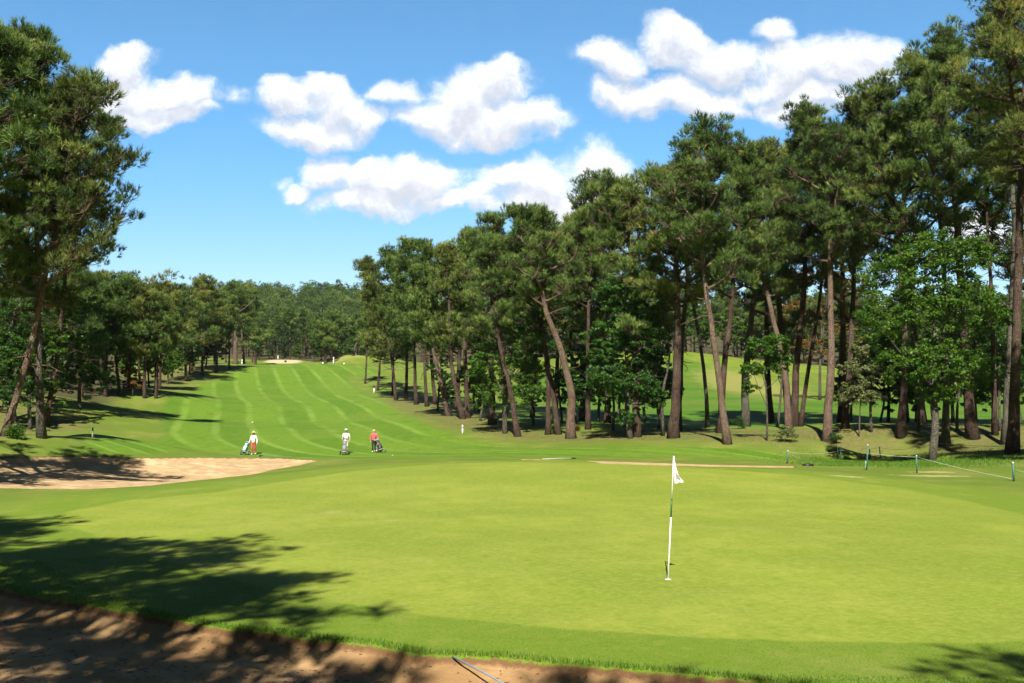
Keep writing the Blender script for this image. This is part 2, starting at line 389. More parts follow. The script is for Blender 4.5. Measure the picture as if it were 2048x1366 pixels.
    for px, row, r1 in ((668,1024,.7),(780,1040,.45)):
        q = hp(px, row); dx = k.m('SUBTRACT', X, float(q[0])); dy = k.m('SUBTRACT', Y, float(q[1]))
        dd = k.m('SQRT', k.m('ADD', k.m('MULTIPLY', dx, dx), k.m('MULTIPLY', dy, dy)))
        v = k.m('ADD', k.m('DIVIDE', dd, r1), k.m('MULTIPLY', k.m('SUBTRACT', k.noise(P, 2.6, 4, .7), .5), 2.6))
        g = k.mix(k.m('MULTIPLY', k.m('SUBTRACT', 1, k.ss(v, .1, .9)), .38), g, (.34,.28,.1))
    col = k.mix(k.ss(sg, -.25, .2), col, g)
    # small bare patches near the fence
    for px, row, rx, ry in ((1865,944,1.3,.8),(1695,953,.9,.7),(1870,952,2.0,.7),(1950,905,1.6,1.0)):
        q = hp(px, row); dx = k.m('DIVIDE', k.m('SUBTRACT', X, float(q[0])), rx); dy = k.m('DIVIDE', k.m('SUBTRACT', Y, float(q[1])), ry)
        dd = k.m('SQRT', k.m('ADD', k.m('MULTIPLY', dx, dx), k.m('MULTIPLY', dy, dy)))
        v = k.m('ADD', dd, k.m('MULTIPLY', k.m('SUBTRACT', mid, .5), 2.4))
        col = k.mix(k.m('MULTIPLY', k.m('SUBTRACT', 1, k.ss(v, .4, 1.)), .7), col, (.42,.34,.16))
    # sand
    sand = k.mix(k.ss(mid, .3, .7), (.36,.24,.12), (.46,.315,.165))
    sand = k.mix(k.ss(k.noise(P, 1.1, 4), .45, .7), sand, (.57,.41,.22))
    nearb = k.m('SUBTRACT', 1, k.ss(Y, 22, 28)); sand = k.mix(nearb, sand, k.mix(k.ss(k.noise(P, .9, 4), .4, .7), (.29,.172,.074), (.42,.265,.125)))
    sand = k.mix(k.ss(k.noise(P, 38, 3, .7), .62, .7), sand, k.mix(.6, sand, (.2,.11,.05)))
    ssd = k.m('ADD', k.attr('s_sand'), k.m('MULTIPLY', k.m('SUBTRACT', k.noise(P, 7, 4, .7), .5), .12))
    ss_ = k.ss(ssd, -.01, .03)
    soil = k.mix(k.ss(ssd, .03, .1), (.16,.085,.04), sand)
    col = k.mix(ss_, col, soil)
    bare = k.ss(k.m('ADD', k.attr('s_bare'), k.m('MULTIPLY', k.m('SUBTRACT', mid, .5), .6)), .1, .35)
    col = k.mix(bare, col, (.4,.34,.2))
    k.link(col, b.inputs['Base Color']); b.inputs['Roughness'].default_value = .85; b.inputs['Specular IOR Level'].default_value = .12
    isg = k.ss(sg, -.1, .1)
    hgt = k.m('ADD', k.m('MULTIPLY', k.m('ADD', fine, k.m('MULTIPLY', vfine, .5)), k.m('SUBTRACT', 1.0, k.m('MULTIPLY', isg, .8))), k.m('MULTIPLY', mid, .8))
    hgt = k.m('ADD', hgt, k.m('MULTIPLY', k.m('MULTIPLY', ss_, k.noise(P, 3.4, 4, .6)), 3.2))
    k.bump(hgt, .55, .035, b)
    return m
build_ground()

# ---------------------------------------------------------------- grass blades near the camera (nobody could count them)
def blades():
    rng = np.random.default_rng(5); n = 420000
    # candidate points on an annulus sector
    a = rng.uniform(R(-31), R(31), n); r = np.sqrt(rng.uniform(9.5**2, 22**2, n))
    X, Y = r*np.sin(a), r*np.cos(a)
    sg = sdist(X, Y, GREEN); sn = sdist(X, Y, NB)
    keep = (sn < .0) & (sg < -.05) & (rng.random(n) < np.clip(1.35-(r-9.5)/14, .3, 1))
    nearedge = sn > -.35
    X, Y, sn, sg = X[keep], Y[keep], sn[keep], sg[keep]
    n = len(X); Z = height(X, Y)
    ln = np.where(sn > -.22, rng.uniform(.03, .08, n), np.where(sg > -1.9, rng.uniform(.008, .016, n), rng.uniform(.015, .035, n)))
    az = rng.uniform(0, 2*math.pi, n); lean = rng.uniform(.1, .9, n)*ln
    w = rng.uniform(.003, .006, n)
    B = np.c_[X, Y, Z-.005]; side = np.c_[np.cos(az), np.sin(az), np.zeros(n)]*w[:, None]
    tip = B+np.c_[-np.sin(az)*lean, np.cos(az)*lean, ln]
    V = np.stack([B-side, B+side, tip], 1).reshape(-1, 3)
    tn = np.repeat(rng.uniform(.2, 1, n), 3)
    mb = MB(); mb.add(V, np.arange(n*3).reshape(-1, 3), None, tn)
    gm = foliage_mat('grass_blade', [(.15, (.04,.1,.006)), (.5, (.075,.175,.01)), (.8, (.14,.25,.02)), (.97, (.24,.26,.06))], .3, .5, 1.2)
    o = mb.build('grass', gm); tag(o, 'short green grass growing round the near bunker edge and the collar', 'grass', kind='stuff')
    # longer tussocky grass by the rope fence
    mb = MB(); n = 26000; c = [hp(a_, b_) for a_, b_ in ((1690,928),(1730,928),(1790,925),(1850,930),(1900,925),(1650,925),(1960,915))]
    ci = rng.integers(0, len(c), n); C_ = np.array(c)[ci]
    X = C_[:, 0]+rng.normal(0, 1.5, n); Y = C_[:, 1]+rng.normal(0, 2.2, n); sg = sdist(X, Y, GREEN); k = sg < -1.5; X, Y = X[k], Y[k]; n = len(X)
    Z = height(X, Y); ln = rng.uniform(.05, .16, n); az = rng.uniform(0, 6.28, n); w = .012; lean = ln*rng.uniform(.1, .8, n)
    B = np.c_[X, Y, Z-.01]; side = np.c_[np.cos(az), np.sin(az), np.zeros(n)]*w
    V = np.stack([B-side, B+side, B+np.c_[-np.sin(az)*lean, np.cos(az)*lean, ln]], 1).reshape(-1, 3)
    mb.add(V, np.arange(n*3).reshape(-1, 3), None, np.repeat(rng.uniform(.3, .9, n), 3))
    o = mb.build('long_grass', gm); tag(o, 'longer bright green grass tufts growing along the rope fence', 'grass', kind='stuff')
    # dark bits of needle litter on the near sand
    mb = MB(); n = 2600; X = rng.uniform(-9, 4, n); Y = rng.uniform(8.5, 16, n); s = sdist(X, Y, NB); k = s > .05; X, Y = X[k], Y[k]; Z = height(X, Y)
    for x, y, z in zip(X, Y, Z):
        a_ = rng.uniform(0, 6.28); l = rng.uniform(.006, .03) if rng.random() < .9 else rng.uniform(.03, .06); d = np.array([math.cos(a_), math.sin(a_), 0])*l; e = np.array([-math.sin(a_), math.cos(a_), 0])*rng.uniform(.003, .008)
        p = np.array([x, y, z+.004]); t = np.array([0, 0, .006])
        mb.add([p-d-e, p+d-e, p+d+e, p-d+e, p-d*.6+t, p+d*.6+t], [(0,4,3),(1,2,5)], [(0,1,5,4),(2,3,4,5)])
    o = mb.build('needle_litter', plain('litter_brown', (.06,.03,.015), .9)); tag(o, 'dark crumbs of bark and needles scattered over the near bunker sand', 'litter', kind='stuff')
blades()
def dry_tufts():
    rng = np.random.default_rng(9); n = 90000
    X = rng.uniform(-16, 62, n); Y = rng.uniform(60, 112, n); k = (sdist(X, Y, DRY) > .5); X, Y = X[k], Y[k]
    k = (np.sin(X*1.3+Y*.7)+np.sin(X*.5-Y*.9)+rng.normal(0, .8, len(X))) > .2; X, Y = X[k], Y[k]; n = len(X); Z = height(X, Y)
    ln = rng.uniform(.06, .2, n); az = rng.uniform(0, 6.28, n); w = .014; lean = ln*rng.uniform(.2, 1.1, n)
    B = np.c_[X, Y, Z-.01]; side = np.c_[np.cos(az), np.sin(az), np.zeros(n)]*w
    V = np.stack([B-side, B+side, B+np.c_[-np.sin(az)*lean, np.cos(az)*lean, ln]], 1).reshape(-1, 3)
    mb = MB(); mb.add(V, np.arange(n*3).reshape(-1, 3), None, np.repeat(rng.uniform(.1, 1, n), 3))
    o = mb.build('rough_grass', foliage_mat('rough_grass_blades', [(.15, (.05,.09,.01)), (.5, (.11,.16,.02)), (.75, (.2,.2,.05)), (.97, (.2,.13,.06))], .2, .6, .5)); tag(o, 'thin rough grass and dry straw growing under the right-hand pines', 'grass', kind='stuff')
dry_tufts()
# ================================================================== TREES
def smooth_path(P, n=16):
    P = np.asarray(P, float); s = np.r_[0, np.cumsum(np.linalg.norm(np.diff(P, axis=0), axis=1))]; u = np.linspace(0, s[-1], n)
    if len(P) == 2: return np.stack([np.interp(u, s, P[:, i]) for i in range(3)], 1)
    T = np.gradient(P, s, axis=0); out = []
    for x in u:
        k = min(max(np.searchsorted(s, x)-1, 0), len(P)-2); h = s[k+1]-s[k]; t = (x-s[k])/h
        out.append((2*t**3-3*t*t+1)*P[k]+(t**3-2*t*t+t)*h*T[k]+(-2*t**3+3*t*t)*P[k+1]+(t**3-t*t)*h*T[k+1])
    return np.array(out)
def unit(v): return v/(np.linalg.norm(v, axis=-1, keepdims=True)+1e-12)
def tufts(mb, rng, C, A, nn, ln, w, tint, spread=.95):
    """needle brushes: C centres, A axes"""
    n = len(C)
    if n == 0: return
    r1 = rng.normal(size=(n, nn, 3)); r1 -= (r1*A[:, None]).sum(-1, keepdims=True)*A[:, None]; r1 = unit(r1)
    th = rng.uniform(.12, spread, (n, nn, 1)); D = A[:, None]*np.cos(th)+r1*np.sin(th)
    st = rng.uniform(-.35, .35, (n, nn, 1))*ln
    B = C[:, None]+A[:, None]*st; L = ln*rng.uniform(.62, 1.3, (n, 1, 1))*rng.uniform(.7, 1.1, (n, nn, 1)); T = B+D*L
    S = unit(np.cross(D, rng.normal(size=(n, nn, 3))))*w/2
    V = np.stack([B-S*.6, B+S*.6, T], 2).reshape(-1, 3)
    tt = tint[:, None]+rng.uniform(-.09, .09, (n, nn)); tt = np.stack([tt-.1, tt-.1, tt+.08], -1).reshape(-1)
    mb.add(V, np.arange(n*nn*3).reshape(-1, 3), None, np.clip(tt, .01, 1))
LOD = {  # tufts per m2 of clump, needles, length, width
 0: (24, 15, .36, .05), 1: (15, 11, .46, .085), 2: (8, 7, .5, .13)}
def pine(rng, path, r0, Rc, t0=.5, lod=0, dens=1., bare=5, sparse=0., top=1., tintb=0.):
    """path: base-relative trunk polyline; returns trunk MB, crown MB"""
    tr, cr = MB(), MB(); path = smooth_path(path, 18); H = path[-1, 2]; n = len(path)
    path[1:-1, :2] += rng.normal(0, .02*r0*4, (n-2, 2))
    t = np.linspace(0, 1, n); rad = r0*.74*(1-.8*t**1.1); rad[0] *= 1.45; rad[1] *= 1.08
    tr.tube(path, rad, 10 if lod < 2 else 6)
    def at(u):
        x = u*(n-1); i = min(int(x), n-2); f = x-i; return path[i]*(1-f)+path[i+1]*f
    dn, nn, ln, w = LOD[lod]
    cl = []
    span = (1-t0)*H; nl = int(max(7, (span*1.9+4)*(1 if lod < 2 else .6))*dens)
    az0 = rng.uniform(0, 6.28)
    for i in range(nl):
        s = ((i+.5)/nl)**.9; u = t0+(1-t0)*s*.97; p = at(u); az = az0+i*2.4+rng.normal(0, .3)
        L = Rc*math.sin(math.pi*(.27+.63*s))*rng.uniform(.6, 1.18); L = max(L, .4)
        if rng.random() < sparse: continue
        e = R(4+48*s**1.3+rng.normal(0, 9)); P = [p]; d = np.array([math.cos(az)*math.cos(e), math.sin(az)*math.cos(e), math.sin(e)])
        m = 5
        for q in range(m):
            d = unit(d+np.array([0, 0, .13])+rng.normal(0, .13, 3)); P.append(P[-1]+d*L/m)
        P = np.array(P); rl = .055+.028*L*(1-.5*s)
        tr.tube(P, np.linspace(rl, rl*.25, m+1), 5 if lod < 2 else 3, cap=False)
        k0 = 2 if L > 1.3 else 3
        fr = [.42, .62, .82, 1.02] if L > 1.6 else ([.6, .82, 1.02] if L > .9 else [.8, 1.])
        for f in fr:
            x = f*m; j = min(int(x), m-1); c = P[j]+(P[j+1]-P[j])*(x-j)
            for rep in range(2):
                off = rng.normal(0, .4*Rc/3, 3)*np.array([1, 1, .6])+np.array([0, 0, .2])
                cl.append((c+off, rng.uniform(.42, 1.0)*(.3+.1*Rc)*(1.12 if lod else 1), P[j]))
    for i in range(4):
        cl.append((at(.985)+rng.normal(0, .35, 3)*np.array([1, 1, .6])*top+np.array([0, 0, .12*i]), rng.uniform(.45, .75)*(.3+.1*Rc), at(.93)))
    C, A, Tn = [], [], []
    for c, rc, src in cl:
        k = max(6, int(dn*rc*rc*4.2)); d = unit(rng.normal(size=(k, 3)))
        flip = (d[:, 2] < 0) & (rng.random(k) < .72); d[flip, 2] *= -1
        rr = rc*rng.uniform(.35, 1.08, (k, 1))**.7
        lump = 1+.28*np.sin(d[:, :1]*5+c[0]*3)*np.sin(d[:, 1:2]*6+c[1]*2)
        pos = c+d*rr*lump*np.array([1, 1, .8])
        C.append(pos); A.append(unit(d*.8+np.array([0, 0, .7])+rng.normal(0, .3, (k, 3))))
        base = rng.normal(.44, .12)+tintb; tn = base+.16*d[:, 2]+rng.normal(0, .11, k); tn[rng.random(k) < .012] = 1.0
        Tn.append(tn)
        if lod == 0:
            for q in rng.choice(k, min(k, 5), replace=False):
                a = src; b = pos[q]; mid = (a+b)/2+rng.normal(0, .12, 3)
                tr.tube([a, mid, b], [.03, .02, .01], 3, cap=False)
    C, A, Tn = np.vstack(C), np.vstack(A), np.concatenate(Tn)
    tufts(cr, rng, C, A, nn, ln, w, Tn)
    for i in range(bare):   # dead snags under the crown
        u = rng.uniform(t0*.55, t0*1.1); p = at(min(u, .95)); az = rng.uniform(0, 6.28); L = rng.uniform(.5, 1.0)*min(Rc*.75, 2.4); P = [p]
        d = np.array([math.cos(az), math.sin(az), rng.uniform(-.15, .3)])
        for q in range(4): d = unit(d+rng.normal(0, .22, 3)); P.append(P[-1]+d*L/4)
        P = np.array(P); tr.tube(P, np.linspace(.05, .012, 5), 4, cap=False)
        if lod == 0:
            for q in range(3):
                a = P[rng.integers(1, 5)]; b = a+unit(rng.normal(size=3))*rng.uniform(.3, .7); tr.tube([a, (a+b)/2+rng.normal(0, .05, 3), b], [.018, .012, .006], 3, cap=False)
    return tr, cr
def leaves(mb, rng, C, size, tint, nrm=None):
    n = len(C); N_ = unit(rng.normal(size=(n, 3))+np.array([0, -.25, .9])) if nrm is None else nrm
    a = unit(np.cross(N_, rng.normal(size=(n, 3)))); b = np.cross(N_, a); s = size*rng.uniform(.4, 1.3, (n, 1))
    V = np.stack([C-a*s*.6, C-b*s*.38, C+a*s*.6, C+b*s*.38], 1).reshape(-1, 3)
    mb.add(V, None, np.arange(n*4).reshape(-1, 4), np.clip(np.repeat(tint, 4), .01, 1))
def broadleaf(rng, path, r0, blobs, nleaf, size, tintb=0., stems=1):
    """blobs: list of (centre, radius3) relative to the base"""
    tr, cr = MB(), MB(); path = smooth_path(path, 10); tr.tube(path, np.linspace(r0*1.15, r0*.45, 10), 8)
    tot = sum(r[0]*r[1]+r[2]*r[0] for c, r in blobs)
    for c, r in blobs:
        c = np.array(c, float); r = np.array(r, float)
        i = min(max(int(len(path)*.45+rng.uniform(0, 1)*len(path)*.5), 1), len(path)-1)
        P = smooth_path([path[i], (path[i]+c)/2+rng.normal(0, .15, 3), c], 5); tr.tube(P, np.linspace(r0*.42, r0*.1, 5), 5, cap=False)
        n = int(nleaf*(r[0]*r[1]+r[2]*r[0])/tot)
        m = max(6, n//55)      # leaf clumps on the shell
        d = unit(rng.normal(size=(m, 3))); d[:, 2] = np.where((d[:, 2] < -.3) & (rng.random(m) < .5), -d[:, 2], d[:, 2])
        cc = c+d*r*rng.uniform(.5, 1.05, (m, 1)); cr_ = rng.uniform(.2, .42, m)*(.55+.25*r.mean()); ct = rng.normal(.45, .13, m)+tintb
        for q in range(min(m, 10)):
            tr.tube([c, (c+cc[q])/2+rng.normal(0, .08, 3), cc[q]], [r0*.12, r0*.08, .008], 3, cap=False)
        idx = rng.integers(0, m, n); dd = unit(rng.normal(size=(n, 3))); dd[:, 2] = np.abs(dd[:, 2])*np.where(rng.random(n) < .7, 1, -1)
        pos = cc[idx]+dd*cr_[idx][:, None]*rng.uniform(.3, 1, (n, 1))**.6*np.array([1.15, 1.15, .7])
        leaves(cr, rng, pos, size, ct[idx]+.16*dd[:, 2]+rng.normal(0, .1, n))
    return tr, cr
def plant_tree(name, loc, tr, cr, bark, fol, label, cat, group=None, crown='crown'):
    o = empty(name, loc); tag(o, label, cat, group); tr.build('trunk', bark, o, smooth=True); cr.build(crown, fol, o); return o

G_R = 'tall pines of the stand right of the fairway'
G_L = 'pines of the stand left of the fairway'
# (label, trunk px polyline base->up, top px, base radius m, crown radius m, crown start 0..1, bark, options)
RIGHT = [
 ('pine at the far tip of the right-hand stand, its crown leftmost and lowest', [(792,800),(780,700)], (728,512), .3, 3.6, .32, BARK, {}),
 ('dark straight-trunked pine, first full trunk of the right-hand stand from the fairway side', [(813,802),(809,643)], (775,492), .32, 3.4, .42, BARK, {}),
 ('slim pine second from the fairway end of the right-hand stand, rounded crown top above it', [(832,809),(826,656)], (815,470), .32, 3.6, .45, BARK, {}),
 ('reddish-trunked pine beside a bush, third trunk in from the fairway end of the stand', [(854,813),(847,656)], (852,476), .3, 3.2, .45, BARK, {}),
 ('pine with a pale straight trunk leaning strongly left near the fairway end of the stand', [(898,832),(860,669)], (835,530), .38, 2.8, .5, BARK_P, {}),
 ('twisting dark pine, left one of a close pair just right of the strongly leaning trunk', [(926,838),(905,741),(900,635)], (890,492), .36, 3.0, .48, BARK, {}),
 ('twisting dark pine, right one of a close pair right of the strongly leaning trunk', [(936,836),(928,677),(922,618)], (942,455), .36, 3.0, .5, BARK, {}),
 ('thick-stemmed pine half hidden by the rounded green oak left of centre', [(985,849),(982,753)], (990,425), .45, 3.2, .5, BARK, {}),
 ('curved dark pine leaning left in front of the rounded green oak', [(1036,873),(1023,796),(998,686),(987,592)], (975,470), .33, 2.6, .55, BARK, {}),
 ('slim curved pine standing close against its partner, left of the forked pine', [(1096,869),(1096,762),(1077,600)], (1040,412), .3, 3.0, .55, BARK, {}),
 ('slim pine leaning left, right one of the close pair beside the forked pine', [(1117,869),(1102,762),(1087,677),(1074,618)], (1060,425), .32, 2.4, .6, BARK, {}),
 ('S-curved pine whose trunk forks into two bare pale limbs below its crown', [(1142,877),(1138,762),(1121,698),(1096,635),(1079,545)], (1082,425), .48, 3.0, .66, BARK_P, {'fork': 1}),
 ('straight reddish pine trunk standing behind and right of the forked pine', [(1138,838),(1144,720),(1138,605)], (1150,440), .35, 2.8, .6, BARK, {}),
 ('tall pine with a broad crown rising over the dark green oak', [(1274,874),(1272,720),(1268,550)], (1225,352), .4, 4.0, .5, BARK, {}),
 ('narrow pine whose pointed top stands left of the broad crown over the dark oak', [(1176,859),(1176,700)], (1188,348), .3, 3.0, .5, BARK, {}),
 ('thick straight red-brown pine with a bare trunk and sky showing beside it', [(1347,876),(1355,720),(1353,524)], (1345,335), .5, 3.8, .57, BARK, {}),
 ('dark pine close behind the thick straight red-brown one', [(1356,862),(1364,677),(1372,520)], (1300,345), .36, 3.4, .56, BARK, {}),
 ('thin dark curved pine between the thick straight trunk and the pale leaning one', [(1415,855),(1410,762),(1391,635),(1378,558)], (1365,318), .24, 2.6, .6, BARK_G, {}),
 ('pale-barked pine leaning left with knobbly bare trunk', [(1455,888),(1440,770),(1423,652),(1404,507)], (1420,262), .34, 4.0, .58, BARK_P, {}),
 ('red-barked pine leaning right, crossing behind the pale-barked leaning one', [(1440,866),(1448,741),(1461,635),(1470,524)], (1488,290), .36, 3.6, .56, BARK, {}),
 ('dark thick-trunked pine between the pale leaning pine and the small bright oak', [(1491,853),(1491,749),(1508,592)], (1530,285), .45, 3.4, .55, BARK_G, {}),
 ('grey-footed pine sweeping left, with a shrub at its foot', [(1578,862),(1572,762),(1546,635),(1529,562),(1516,507)], (1500,330), .38, 3.2, .6, BARK_P, {}),
 ('red pine leaning gently right behind the grey-footed one', [(1589,853),(1591,753),(1603,635),(1612,528)], (1612,215), .42, 4.0, .55, BARK, {}),
 ('slender brown pine leaning right between two thicker red pines', [(1601,853),(1616,741),(1635,635)], (1655,255), .25, 2.6, .6, BARK, {}),
 ('straightest, most prominent red pine of the right-hand stand, trunk bare and sunlit', [(1654,885),(1661,720),(1660,550),(1656,400)], (1645,250), .44, 3.6, .66, BARK_P, {}),
 ('slim red pine behind the small pale-leaved tree', [(1690,857),(1703,677),(1707,571)], (1712,205), .35, 3.8, .56, BARK, {}),
 ('short red-brown trunk at the left edge of the big green oak', [(1801,873),(1809,732)], (1762,165), .38, 3.6, .62, BARK, {}),
 ('dark pine in the shade under the big green oak', [(1892,889),(1892,700),(1880,440)], (1828,120), .33, 3.4, .64, BARK_G, {}),
 ('stout reddish pine behind the right half of the big green oak, with a pointed top', [(1946,877),(1935,762),(1912,430)], (1882,62), .5, 3.4, .66, BARK, {}),
 ('thin pine right of the stout reddish one, seen through the gap with bare branches', [(1990,870),(1988,749)], (1962,190), .26, 2.8, .72, BARK, {}),
 ('huge dark-trunked pine at the right edge of the picture, speckled with sunlight', [(2024,907),(2030,741),(2036,550),(2043,380)], (2060,-120), .41, 4.6, .60, BARK, {'bare': 12}),
 ('dark pine close left of the huge one at the right edge', [(2010,889),(2017,741),(2028,500)], (2010,-40), .34, 3.2, .74, BARK_G, {'bare': 8}),
]
def add_pines(rows, group, seed):
    for i, (label, tp, top, r0, Rc, t0, bark, opt) in enumerate(rows):
        rng = np.random.default_rng(seed+i)
        b = gp(*tp[0]) if 'd' not in opt else pt(tp[0][0], tp[0][1], opt['d'])
        if 'd' in opt: b[2] = gz(b[0], b[1])
        d = b[1]; lean = rng.uniform(-1.2, 1.2)
        P = [b]+[pt(x, y, d+lean*(.2+.3*k)) for k, (x, y) in enumerate(tp[1:])]+[pt(top[0], top[1]+(18 if group != 'pines of the far left-hand wood' else 26), d+lean)]
        P = np.array(P)-b; P[0, 2] = -.15; t0 = t0-.09
        lod = 0 if d < 95 else 1
        tr, cr = pine(rng, P, r0, Rc, t0, lod, bare=opt.get('bare', 5), sparse=opt.get('sparse', .1), dens=opt.get('dens', 1.1), tintb=opt.get('tint', 0))
        if opt.get('fork'):
            s = P[-2]; 
            for ex in ((1045,538),(1147,516)):
                e = pt(ex[0], ex[1], d)-b; tr.tube(smooth_path([s, (s+e)/2+np.array([0, 0, -.12]), e, e+np.array([.3 if ex[0] > 1100 else -.4, 0, .8])], 8), np.linspace(.15, .06, 8), 6, cap=False)
        plant_tree('pine_tree', b, tr, cr, bark, NEEDLE_B if (i*7+seed) % 5 == 0 else NEEDLE, label, 'pine tree', group)
        print('pine', i, 'd=%.0f H=%.1f' % (d, P[-1, 2]))
add_pines(RIGHT, G_R, 100)
LEFT = [
 ('pale-trunked pine leaning steeply right at the left edge of the picture', [(8,872),(60,700),(97,525),(125,400)], (165,185), .24, 4.5, .44, BARK_P, {'bare': 10, 'sparse': .22}),
 ('dark straight-trunked pine just right of the leaning one, at the left edge', [(84,876),(78,700),(75,540)], (60,85), .27, 4.2, .42, BARK_G, {'bare': 8, 'sparse': .15}),
 ('pine with a reddish trunk leaning right, crown reaching furthest over the fairway', [(92,852),(122,650),(132,540)], (215,235), .28, 3.9, .5, BARK, {'bare': 10, 'sparse': .3}),
 ('pine cut by the left edge of the picture, only its crown showing', [(-70,885),(-60,600)], (-20,80), .35, 4.2, .38, BARK, {}),
 ('shaded pine behind the leaning pair at the left edge', [(20,838),(28,640)], (110,200), .3, 4.0, .35, BARK_G, {'tint': -.12}),
]
add_pines(LEFT, G_L, 300)
MIDL = [
 ('pine with a thin bare snag at the right front of the dark left-hand wood', [(312,786),(316,660)], (320,556), .32, 4.2, .45, BARK, {}),
 ('slim pine trunk at the shaded edge of the left-hand wood, next to a brown bush', [(240,792),(232,700)], (255,552), .28, 3.8, .42, BARK, {}),
 ('pine trunk standing in front of the dry slope in the left-hand wood', [(211,793),(212,690)], (200,560), .27, 3.6, .45, BARK, {}),
 ('pine left of the dry slope in the left-hand wood', [(163,792),(165,690)], (150,570), .27, 3.6, .45, BARK, {}),
 ('broad dark-crowned pine in the middle of the left-hand wood', [(372,762),(370,690)], (355,560), .3, 4.6, .4, BARK, {}),
 ('domed pine at the highest point of the left-hand wood skyline', [(405,750),(405,660)], (408,543), .3, 4.8, .35, BARK, {}),
 ('tall pine with a thick pale trunk at the far end of the left-hand wood', [(471,728),(472,640)], (474,560), .62, 5.2, .52, BARK_P, {}),
 ('dark-trunked pine close right of the thick pale one at the far end of the wood', [(487,728),(486,640)], (500,563), .4, 4.4, .5, BARK_G, {}),
 ('small pine with a slightly leaning short trunk out in front of the far wood', [(510,729),(514,685)], (512,648), .4, 3.6, .42, BARK, {}),
 ('left pine of the small far group beside the tee mound', [(651,727),(648,690)], (640,632), .42, 4.0, .42, BARK, {}),
 ('thin leaning pine in the middle of the small far group', [(664,720),(655,690)], (655,640), .25, 2.8, .5, BARK_P, {}),
 ('right pine of the small far group, thickest orange trunk', [(668,716),(669,680)], (672,622), .5, 4.4, .45, BARK_P, {}),
]
add_pines(MIDL, 'pines of the far left-hand wood', 500)

# ---- broadleaved trees
def oak(label, base, blobs_px, r0, nleaf, size, fol, bark=BARK_G, seed=1, group=None, name='oak_tree', cat='tree', dd=0, tintb=0., top=None):
    rng = np.random.default_rng(seed); b = gp(*base); d = b[1]+dd; b = b.copy()
    if dd: b = pt(base[0], base[1], d); b[2] = gz(b[0], b[1])
    bl = []
    for (x, y, rp) in blobs_px:
        r = rp/F*d; c = pt(x, y, d+rng.uniform(-.5, .5)*r)-b; bl.append((c, (r, r, r*.85)))
    tp = np.mean([c for c, r in bl], axis=0) if top is None else pt(top[0], top[1], d)-b
    path = [np.array([0, 0, -.1]), tp*.33+rng.normal(0, .15, 3)*np.array([1, 1, 0]), tp*.66+rng.normal(0, .2, 3)*np.array([1, 1, 0]), tp]
    tr, cr = broadleaf(rng, path, r0, bl, nleaf, size, tintb)
    return plant_tree(name, b, tr, cr, bark, fol, label, cat, group)
oak('big spreading bright green oak in front of the pines at the right', (1862,858), [(1790,560,70),(1860,520,70),(1940,520,62),(1760,650,58),(1840,640,80),(1930,620,78),(1985,640,42),(1800,735,50),(1880,735,70),(1950,740,55),(1870,800,40)], .22, 46000, .14, LEAF, seed=41, dd=-17, tintb=.04)
oak('large dark green oak behind the pines, over the thin trunk that forks low', (1261,869), [(1240,600,50),(1290,600,48),(1220,680,52),(1280,680,58),(1215,760,46),(1275,770,55),(1310,800,30),(1250,835,25),(1195,720,28)], .2, 34000, .17, LEAF_D, seed=42, tintb=.14, dd=-4)
oak('rounded mid-green oak standing left of centre under the pine crowns', (1010,850), [(1020,660,42),(1055,690,40),(975,720,42),(1030,740,46),(985,790,44),(1050,790,38),(955,760,28),(1065,740,30)], .2, 26000, .14, LEAF, seed=43, dd=-8, tintb=.04)
oak('small bright oak on a thin stem between two pines right of centre', (1533,856), [(1520,700,32),(1550,690,26),(1505,740,24),(1560,725,26),(1500,775,16)], .07, 9000, .14, LEAF, seed=44, dd=-14, tintb=.05)
oak('small pale olive tree on a thin stem beside the most prominent red pine', (1718,873), [(1720,705,24),(1700,740,24),(1740,745,26),(1715,790,34),(1745,800,26),(1690,800,18)], .06, 9500, .13, LEAF_P, seed=45)
oak('ochre brown-leaved tree behind the red pines', (1640,800), [(1600,570,36),(1650,560,40),(1700,590,36),(1590,630,36),(1650,640,42),(1690,670,34),(1620,700,34)], .2, 15000, .22, LEAF_O, seed=46)
oak('dark green oak at the left edge behind the leaning pines', (35,860), [(20,640,50),(60,690,48),(10,730,50),(40,790,40)], .15, 13000, .15, LEAF_D, seed=47, tintb=.12)
oak('mid-green oak behind the reddish leaning trunk at the left', (160,818), [(170,620,40),(190,690,42),(150,700,40),(170,760,46),(110,760,40),(200,760,30),(130,640,34)], .18, 18000, .17, LEAF, seed=48, tintb=-.06)
oak('bright green broadleaved tree at the right corner of the left-hand wood', (432,738), [(430,610,30),(440,655,32),(420,690,32),(445,700,24)], .3, 9000, .34, LEAF, seed=49, tintb=.1)
oak('dry brown bush at the foot of the left-hand wood', (265,792), [(262,745,18),(268,770,20)], .08, 2500, .2, LEAF_O, seed=50, name='bush', cat='bush')
oak('green broadleaved tree behind the small far group of pines', (766,728), [(760,680,26),(790,665,26),(770,710,20)], .25, 5500, .3, LEAF, seed=51, tintb=.05)
oak('green tree on the far bank between the small far group and the right-hand stand', (705,712), [(700,670,22),(730,668,24),(715,690,20)], .25, 4500, .34, LEAF, seed=52, tintb=.0)
oak('oak behind the curved dark trunks right of the rounded oak', (1125,846), [(1100,600,30),(1130,640,32),(1105,700,24)], .1, 8000, .15, LEAF_D, seed=53, tintb=.1)
oak('dark leafy tree filling the gap left of the thick straight pine', (1318,858), [(1310,600,34),(1325,660,34),(1300,720,34),(1325,760,30)], .1, 9500, .15, LEAF_D, seed=54, tintb=.05)
oak('dark leafy sapling right of the big green oak', (2000,862), [(2020,640,30),(2000,690,34),(2030,740,34),(1995,610,26)], .1, 8000, .15, LEAF_D, seed=55)
